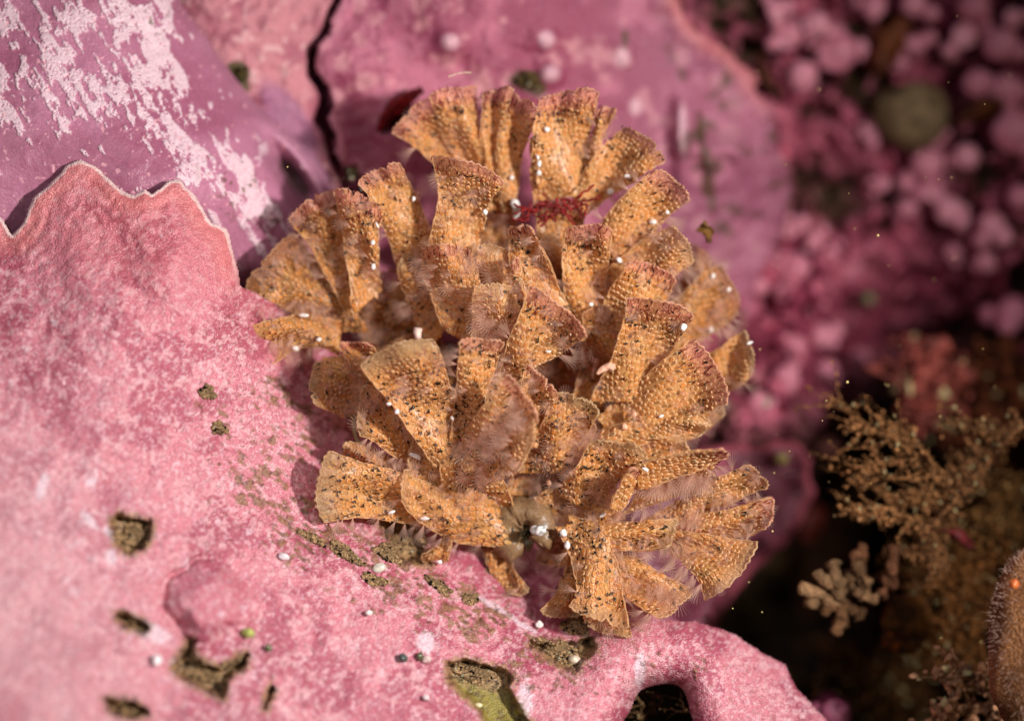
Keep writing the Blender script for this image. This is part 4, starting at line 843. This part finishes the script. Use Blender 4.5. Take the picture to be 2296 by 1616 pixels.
# curled grey tube with a glassy shell in its mouth
b = Buf(); a = np.linspace(-.7, 4.2, 34); cu, cv = 1178 + 40 * np.cos(a) * 1.05, 1190 - 46 * np.sin(a)
y0_ = .55; X = at(cu, cv, y0_ + .22 * (a + .7) / 4.9)
tube(b, X, np.linspace(.12, .17, 34), srgb(172, 136, 98), 12, .10)
tube(b, X + np.array([0, -.075, 0]), .035, srgb(190, 160, 120), 6, .3, 3)
o = b.build('worm_tube', M_frond, None, X[0]); tag(o, 'curled sandy grey worm tube in the middle of the lower tuft', 'worm tube')
pebble('shell_fragment', 1210, 1188, .30, 19, 13, srgb(235, 232, 230), srgb(150, 145, 140), 'glassy broken white shell held by the curled tube', 'shell', M_shell, 12, .6, 0, -.2, None, .35)
PY = lambda u, v: float(surf(PINK_CTRL, np.array([float(u)]), np.array([float(v)]))[0]) 
def grain(u, v, ru, rv, col, label, rot=0., name='sand_grain', cat='grain', seed=0, amp=.12, mat=None, dy=-.06):
    uu, vv = np.array([float(u)]), np.array([float(v)]); y = float(surf(PINK_CTRL, uu, vv)[0] + pink_relief(uu, vv, np.array([3.]))[0])
    return pebble(name, u, v, y + dy, ru, rv, srgb(*col), srgb(*col) * .75, label, cat, mat or M_shell, seed, .6, 0, rot, None, amp)
grain(849, 1273, 17, 11, (226, 218, 200), 'smooth oval cream grain lying on silt below the speckled leaf', -.35, 'shell_grain', 'grain', 21)
grain(827, 1373, 8, 7, (246, 240, 232), 'small white chip on the pink crust below the oval cream grain', 0, 'shell_grain', 'grain', 22, .2)
grain(904, 1474, 11, 9, (70, 84, 76), 'dark green-grey sand grain left of the white-rimmed pit', .3, seed=23, amp=.3)
grain(940, 1470, 7, 10, (96, 100, 70), 'narrow olive grain beside a white chip', 0, seed=24, amp=.3)
grain(956, 1478, 11, 8, (236, 200, 196), 'pinkish white chip beside the narrow olive grain', 0, seed=25, amp=.3)
grain(1288, 1478, 14, 12, (226, 205, 180), 'rounded cream grain sitting in the silt above the arch', 0, seed=26, amp=.15)
grain(636, 1247, 14, 8, (244, 232, 236), 'flat white flake on the crust left of the silt patches', .2, seed=27, amp=.3)
grain(557, 1418, 14, 12, (196, 200, 110), 'pale yellow-green speck right of the round pink boss', 0, seed=28, amp=.3, mat=M_plain)
grain(603, 1452, 8, 8, (110, 120, 80), 'tiny grey-green speck below the yellow-green one', 0, seed=29, amp=.3)
grain(352, 1480, 12, 14, (246, 226, 228), 'white bump left of the forked silt pit', 0, seed=30, amp=.3)
grain(955, 1563, 8, 7, (240, 220, 220), 'tiny white chip near the bottom, left of the green pit', 0, seed=31, amp=.3)
grain(1073, 1580, 9, 6, (240, 226, 180), 'small cream chip inside the green stone pit', 0, seed=32, amp=.3, dy=-.1)
grain(1208, 1400, 9, 8, (246, 236, 232), 'white speck on the shaded crust under the bottom fronds', 0, seed=33, amp=.3)
# silt clumps: heaps of granules
def silt(u, v, ru, rv, rot, label, seed, n=260, yf=None, col=(192, 156, 114), lift=.03):
    r = np.random.default_rng(seed); b = Buf()
    th = r.uniform(0, 6.28, n); ru, rv = ru * .82, rv * .82; rr = np.sqrt(r.random(n)) * (1 + .25 * np.sin(th * 3 + seed) + .15 * np.sin(th * 5 + 2 * seed)); x = rr * np.cos(th) * ru; z = rr * np.sin(th) * rv
    U = u + x * math.cos(rot) - z * math.sin(rot); Vv = v + x * math.sin(rot) + z * math.cos(rot)
    if yf is None: y = surf(PINK_CTRL, U, Vv) + pink_relief(U, Vv, np.full(n, 3.))
    else: y = np.full(n, yf) + r.normal(0, .03, n)
    y = y - lift * (1 - rr * .8)
    c0 = at(U, Vv, y); gv, gf = ICO1; sz = r.uniform(.010, .032, n)
    G = c0[:, None] + gv[None] * sz[:, None, None] * r.uniform(.6, 1.3, (n, len(gv), 1))
    c = srgb(*col) * r.uniform(.55, 1.3, n)[:, None]; c[r.random(n) < .12] = srgb(36, 30, 22); c[r.random(n) < .03] = srgb(200, 190, 160)
    b.add(G.reshape(-1, 3), [(gf[None] + (np.arange(n) * len(gv))[:, None, None]).reshape(-1, 3)], np.repeat(c, len(gv), 0))
    # a core body so the heap is one mass
    kv = lumpy(ICO3[0], seed, .3); s = (D + y.mean()) / D / K; X = kv[:, 0] * ru * s * .8; Z = -kv[:, 2] * rv * s * .8
    W = np.stack([X * math.cos(rot) - Z * -math.sin(rot), kv[:, 1] * .03, -(X * math.sin(rot)) + Z * math.cos(rot)], -1)
    b.add(at(np.float64(u), np.float64(v), np.float64(np.median(y))) + W, [ICO3[1]], srgb(*col) * .6)
    return tag(b.build('silt_clump', M_sed, None, c0[0]), label, 'silt', 'brown silt clumps on the pink crust', 'thing')
silt(300, 1200, 36, 32, .4, 'round silt plug filling the lone pit on the lower left crust', 1)
silt(455, 1505, 60, 24, .5, 'forked silt clump below the round pink boss', 2, 320)
silt(520, 1486, 34, 10, -.45, 'thin arm of silt reaching right from the forked clump', 3, 120)
silt(1060, 1508, 56, 22, .25, 'dark crumbly silt along the top of the green stone pit', 4, 320)
silt(1255, 1460, 52, 24, .45, 'large silt heap in the notch above the arch', 5, 800)
silt(908, 1200, 40, 58, -.5, 'tall silt bank in the shadow left of the anchoring stub', 6, 900)
silt(868, 1240, 36, 18, .6, 'silt smear just above the oval cream grain', 7, 420)
silt(775, 1240, 50, 14, .6, 'long silt smear up the slope from the oval cream grain', 8, 420)
silt(840, 1300, 34, 12, .3, 'silt mat under the oval cream grain', 9, 180)
silt(1054, 1342, 22, 13, .3, 'small dark silt tuft right of the white scuffed band', 10, 180)
silt(980, 1310, 46, 10, .6, 'thin silt line beside the white scuffed band', 11, 130)
silt(700, 1205, 36, 8, .5, 'slender dark silt dash below the shaded left leaf', 12, 110)
silt(466, 880, 20, 16, .4, 'small olive silt patch on the upper slope of the pink crust', 13, 110)
silt(492, 960, 20, 14, .4, 'silt patch a little below the small olive one', 14, 90)
silt(300, 1400, 30, 9, .6, 'narrow silt strip beside a white scuff left of the boss', 15, 110)
silt(1105, 1225, 30, 44, .2, 'silt in the black hollow under the colony stem', 16, 260, .9)
silt(1165, 1185, 40, 50, 0, 'greenish silt inside the curled worm tube', 17, 340, .72, (160, 140, 100))
silt(1290, 1400, 34, 30, 0, 'shaded silt between the bottom fronds and the crust', 18, 240)
silt(1185, 182, 32, 22, .3, 'olive silt clump on the rose crust behind the upper fans', 19, 260, top_y(1185, 182) - .1, (120, 98, 62))
silt(540, 165, 18, 20, .9, 'olive silt pocket beside the purple ridge', 20, 160, float(surf(MID_CTRL, np.array([540.]), np.array([165.]))[0]) - .05, (100, 84, 48))
silt(785, 390, 16, 16, 0, 'dark silt plug where the black crack ends', 21, 130, 1.95, (70, 56, 34))
silt(290, 1588, 34, 16, .3, 'blurred silt patch at the bottom, lower left', 22, 140)

# ------------------------------------------------------------------ hydroid turf, lower right
def hydroid(paths, y, label, cat, name, col, seed, r0=.03, grain_n=900, gs=(.012, .04), spread=.07, twig=1.0, mat=None, colvar=.5):
    """branching tuft: main limbs, side twigs and clinging crumbs"""
    r = np.random.default_rng(seed); b = Buf(); allp = []; roots = None
    parts = []
    for pi, path in enumerate(paths):
        P_ = np.array(path, float); m = 26; t = np.linspace(0, len(P_) - 1, m)
        yy = y if P_.shape[1] < 3 else np.interp(t, range(len(P_)), P_[:, 2])
        X = at(np.interp(t, range(len(P_)), P_[:, 0]), np.interp(t, range(len(P_)), P_[:, 1]), yy + .15 * np.sin(t * 2 + pi))
        X = X + np.cumsum(r.normal(0, .010, X.shape), 0)
        tube(b, X, np.linspace(r0, r0 * .45, m), srgb(*col) * .7, 6, .2, seed); allp.append(X)
        for k in range(int(16 * twig)):
            i = int(r.uniform(3, m - 1)); d = r.normal(0, 1, 3) * np.array([1, .6, 1]); d /= np.linalg.norm(d); d = d * .8 + np.array([-.55, 0, .1]); L_ = r.uniform(.10, .5)
            q_ = X[i] + np.linspace(0, 1, 9)[:, None] * d * L_ + np.cumsum(r.normal(0, .012, (9, 3)), 0)
            tube(b, q_, np.linspace(r0 * .5, r0 * .2, 9), srgb(*col) * .8, 5, .2, seed + k); allp.append(q_)
    A = np.concatenate(allp); idx = r.integers(0, len(A), grain_n); c0 = A[idx] + r.normal(0, spread, (grain_n, 3)) * r.random((grain_n, 1)) ** 1.5
    gv, gf = ICO1; G = c0[:, None] + gv[None] * r.uniform(*gs, grain_n)[:, None, None] * r.uniform(.5, 1.4, (grain_n, len(gv), 1)) * r.uniform(.5, 1.6, (grain_n, 1, 3))
    c = srgb(*col) * r.uniform(1 - colvar, 1 + colvar, grain_n)[:, None]; c[r.random(grain_n) < .05] = srgb(226, 206, 150)
    b.add(G.reshape(-1, 3), [(gf[None] + (np.arange(grain_n) * len(gv))[:, None, None]).reshape(-1, 3)], np.clip(np.repeat(c, len(gv), 0), 0, .9))
    return tag(b.build(name, mat or M_sed, None, A[0]), label, cat)
HC = (190, 132, 84)
hydroid([[(2150, 1110), (2060, 1050), (1990, 1030), (1915, 1050)], [(2130, 1080), (2050, 1000), (1960, 985), (1900, 940), (1890, 905)], [(2150, 1090), (2080, 1060), (1990, 1075), (1920, 1080)], [(2060, 1050), (2000, 990), (1940, 965), (1880, 975)],
    [(2120, 1060), (2060, 990), (2010, 975)], [(2080, 1080), (2030, 1120), (1970, 1090)], [(2110, 1100), (2070, 1130), (2040, 1100)]], 1.6, 'straggly crumb-coated hydroid tuft reaching left over the black hollow', 'hydroid', 'hydroid', HC, 41, .010, 2300, (.005, .018), .022, 1.3, colvar=.8)
hydroid([[(2100, 1210), (2060, 1170), (2010, 1150), (1960, 1140), (1905, 1142)], [(2070, 1170), (2010, 1165), (1950, 1160), (1920, 1150)]], 1.5, 'flat crumb-coated hydroid branch pointing left below the straggly tuft', 'hydroid', 'hydroid', HC, 42, .012, 900, (.005, .018), .025, 1.0, colvar=.8)
hydroid([[(2120, 1240), (2100, 1180), (2150, 1110), (2200, 1040), (2215, 980), (2190, 960)], [(2150, 1110), (2210, 1010), (2290, 960)], [(2110, 1220), (2140, 1150), (2230, 1050)], [(2100, 1200), (2090, 1230), (2120, 1260)]], 1.9, 'thick mossy hydroid trunk rising to the right beside the straggly tuft', 'hydroid', 'hydroid', (158, 108, 70), 43, .03, 3600, (.006, .024), .07, 1.4, colvar=.7)
hydroid([[(2290, 1230), (2200, 1280), (2130, 1270), (2080, 1320)], [(2230, 1340), (2180, 1300), (2110, 1290)], [(2150, 1500), (2140, 1400), (2180, 1320)], [(2200, 1550), (2190, 1450), (2240, 1380)]], 2.4, 'dark brown mossy turf under the mossy trunk', 'hydroid', 'hydroid', (150, 96, 52), 44, .02, 3600, (.006, .026), .12, 1.8)
hydroid([[(2250, 1616), (2230, 1540), (2190, 1490)], [(2240, 1600), (2140, 1560), (2110, 1600)], [(2180, 1616), (2150, 1540), (2140, 1500)], [(2260, 1616), (2250, 1560), (2260, 1510), (2215, 1490)]], 1.0, 'pale branching tuft in the bottom right corner', 'hydroid', 'hydroid', (196, 142, 104), 45, .03, 500, (.015, .045), .05, .8, M_plain)
hydroid([[(2296, 900), (2240, 850), (2180, 840)], [(2200, 1010), (2190, 900), (2230, 820)], [(2290, 820), (2230, 900), (2200, 980)]], 4.5, 'dim reddish brown turf above the mossy trunk', 'hydroid', 'hydroid', (110, 58, 36), 46, .04, 900, (.03, .08), .25, 1.0)
hydroid([[(2120, 930), (2100, 850), (2110, 780)], [(2110, 900), (2150, 850), (2170, 800)], [(2110, 910), (2060, 880), (2060, 840)]], 4.2, 'blurred dusky pink feathery tuft behind the straggly hydroid', 'hydroid', 'hydroid', (150, 72, 62), 47, .08, 300, (.04, .1), .12, .8, M_plain)
hydroid([[(1430, 1610), (1450, 1590), (1475, 1585)], [(1440, 1616), (1445, 1580), (1430, 1560)], [(1455, 1605), (1500, 1600)], [(1560, 1616), (1545, 1585), (1540, 1560)]], .9, 'cream wiry hydroids growing inside the arch hole', 'hydroid', 'hydroid', (170, 130, 90), 48, .012, 90, (.006, .016), .02, .3)
hydroid([[(2290, 1060), (2260, 1130), (2200, 1180)], [(2296, 1180), (2240, 1160), (2190, 1220)], [(2180, 1160), (2150, 1230), (2110, 1300)], [(2060, 1240), (2110, 1300), (2130, 1400)], [(2080, 1450), (2110, 1400), (2160, 1350)]], 2.8, 'olive brown crumbly turf between the mossy trunk and the tan column', 'hydroid', 'hydroid', (146, 102, 58), 49, .03, 3000, (.008, .032), .14, 1.6)
hydroid([[(2030, 1560), (1960, 1500), (1880, 1490)], [(2100, 1616), (2040, 1540), (2060, 1470)], [(1900, 1560), (1960, 1540), (2010, 1600)]], 4.5, 'faint brown turf low in the black hollow, right of the arch', 'hydroid', 'hydroid', (110, 72, 40), 50, .04, 1600, (.01, .05), .2, 1.4)
# cream lobed bryozoan hanging in the dark
def lobed(tips, root, y, col, label, name, cat, seed, rad=.1, mat=None):
    r = np.random.default_rng(seed); b = Buf()
    for k, (u, v) in enumerate(tips):
        t = np.linspace(0, 1, 12); uu = root[0] + (u - root[0]) * t + 14 * np.sin(t * 3 + k) * (1 - t); vv = root[1] + (v - root[1]) * t + 10 * np.sin(t * 4 + k * 2) * (1 - t)
        X = at(uu, vv, y + .2 * (1 - t) + .1 * np.sin(t * 5 + k))
        tube(b, X, rad * (.55 + .5 * t + .18 * np.sin(t * 11 + k)), srgb(*col) * r.uniform(.55, 1.2), 9, .2, seed + k)
        b.C[-1][:, :3] *= np.random.default_rng(k).uniform(.6, 1.3, (len(b.C[-1]), 1))
    return tag(b.build(name, mat or M_sed, None, at(np.float64(root[0]), np.float64(root[1]), np.float64(y))), label, cat)
lobed([(1795, 1318), (1832, 1285), (1868, 1262), (1880, 1300), (1815, 1345)], (1890, 1345), 1.25, (168, 128, 92), 'cream lobed bryozoan tuft, the leftmost in the black hollow', 'lobed_bryozoan', 'bryozoan', 51, .075)
lobed([(1875, 1420), (1850, 1370), (1892, 1395), (1930, 1380)], (1885, 1335), 1.4, (142, 100, 68), 'brownish pointed lobes hanging below the cream tuft', 'lobed_bryozoan', 'bryozoan', 52, .07)
lobed([(1920, 1262), (1945, 1300), (1930, 1330), (1960, 1345), (1905, 1290)], (1925, 1320), 1.35, (156, 116, 82), 'middle cream lobed bryozoan clump in the black hollow', 'lobed_bryozoan', 'bryozoan', 53, .065)
lobed([(2002, 1225), (2000, 1262), (1985, 1300), (1975, 1335)], (1990, 1310), 1.5, (140, 90, 64), 'upright tan lobed stalk right of the cream clump', 'lobed_bryozoan', 'bryozoan', 54, .06)
lobed([(1915, 1240), (1935, 1225)], (1925, 1290), 1.7, (130, 86, 60), 'dim brown lobes behind the middle cream clump', 'lobed_bryozoan', 'bryozoan', 55, .06)
pebble('sponge', 2035, 1395, 2.0, 58, 58, srgb(112, 68, 30), srgb(70, 42, 22), 'round brown furry sponge below the hydroid turf', 'sponge', M_sed, 61, .6, 0, 0, None, .3)
pebble('sponge', 2000, 1430, 1.9, 22, 30, srgb(150, 74, 26), srgb(90, 50, 24), 'small orange-brown lump under the round brown sponge', 'sponge', M_sed, 62, .6, 0, .4, None, .3)
o = pebble('anemone', 2300, 1430, -.2, 84, 200, srgb(184, 126, 82), srgb(140, 92, 58), 'soft tan translucent column at the right border', 'anemone', M_sed, 63, .7, 0, .1, None, .1)
fz_ = Buf(); rr_ = np.random.default_rng(8); nf = 2600
th_ = rr_.normal(0, 1, (nf, 3)); th_[:, 1] = -np.abs(th_[:, 1]); th_ /= np.linalg.norm(th_, axis=1, keepdims=True)
base_ = th_ * np.array([84 / K, .55, 200 / K]) * .97; d_ = th_ * np.array([1, 1, .6]) + rr_.normal(0, .35, (nf, 3)); tn_ = np.cross(d_, rr_.normal(0, 1, (nf, 3))); tn_ /= np.linalg.norm(tn_, axis=1, keepdims=True)
L_ = rr_.uniform(.02, .08, (nf, 1)); fz_.add(np.stack([base_ - tn_ * .006, base_ + tn_ * .006, base_ + d_ * L_], 1).reshape(-1, 3), [np.arange(nf * 3).reshape(-1, 3)], (1, 1, 1))
tag(fz_.build('fine_fuzz', M_tent, o, None), kind='stuff')
pebble('sea_squirt', 2274, 1308, -.70, 11, 12, srgb(240, 150, 84), srgb(226, 96, 30), 'glowing orange round body on top of the tan column', 'sea squirt', M_shell, 64, .8, 0, 0, None, .15)
blade('red_alga', [(2180, 1230), (2150, 1200), (2110, 1190)], 1.8, [8, 16, 8], srgb(120, 40, 40), 'small dull red alga curl on the mossy trunk', 'red alga', 6)
blade('red_alga', [(1830, 1130), (1815, 1170), (1800, 1210)], 6.0, [20, 34, 16], srgb(92, 22, 14), 'dim red alga blade glowing in the black hollow right of the colony', 'red alga', 7)
nodule(1872, 1600, 2.2, 52, .25, 'dim magenta crust lump at the bottom right of the arch', 4, 77, (srgb(90, 30, 56), srgb(150, 66, 100), srgb(176, 96, 120)))
# a few specks drifting in the water
b = Buf(); r = np.random.default_rng(99)
for k in range(70):
    u, v = (r.uniform(1500, 2290), r.uniform(20, 1500)) if k < 50 else (r.uniform(50, 1500), r.uniform(20, 1500))
    c0 = at(np.float64(u), np.float64(v), np.float64(r.uniform(-1.5, 1.0))); b.add(c0 + ICO1[0] * r.uniform(.003, .009) * (1 if k % 9 else 1.8), [ICO1[1]], srgb(226, 200, 130))
tag(b.build('suspended_particles', M_plain), 'fine cream specks drifting in the water', 'particles', kind='stuff')
b = Buf(); Lr = 9
for k in range(Lr):
    a_ = k / (Lr - 1); c0 = at(np.float64(1008 + 46 * a_), np.float64(172 - 9 * math.sin(a_ * 1.9)), np.float64(.8)); b.add(c0 + ICO2[0] * r.uniform(.006, .011), [ICO2[1]], srgb(240, 220, 180))
tube(b, at(np.linspace(1006, 1056, 12), 172 - 9 * np.sin(np.linspace(0, 1, 12) * 1.9), np.full(12, .8)), .003, srgb(230, 200, 190), 5)
tag(b.build('bead_string', M_plain), 'tiny arched string of pale beads floating above the upper left fan', 'bead string')
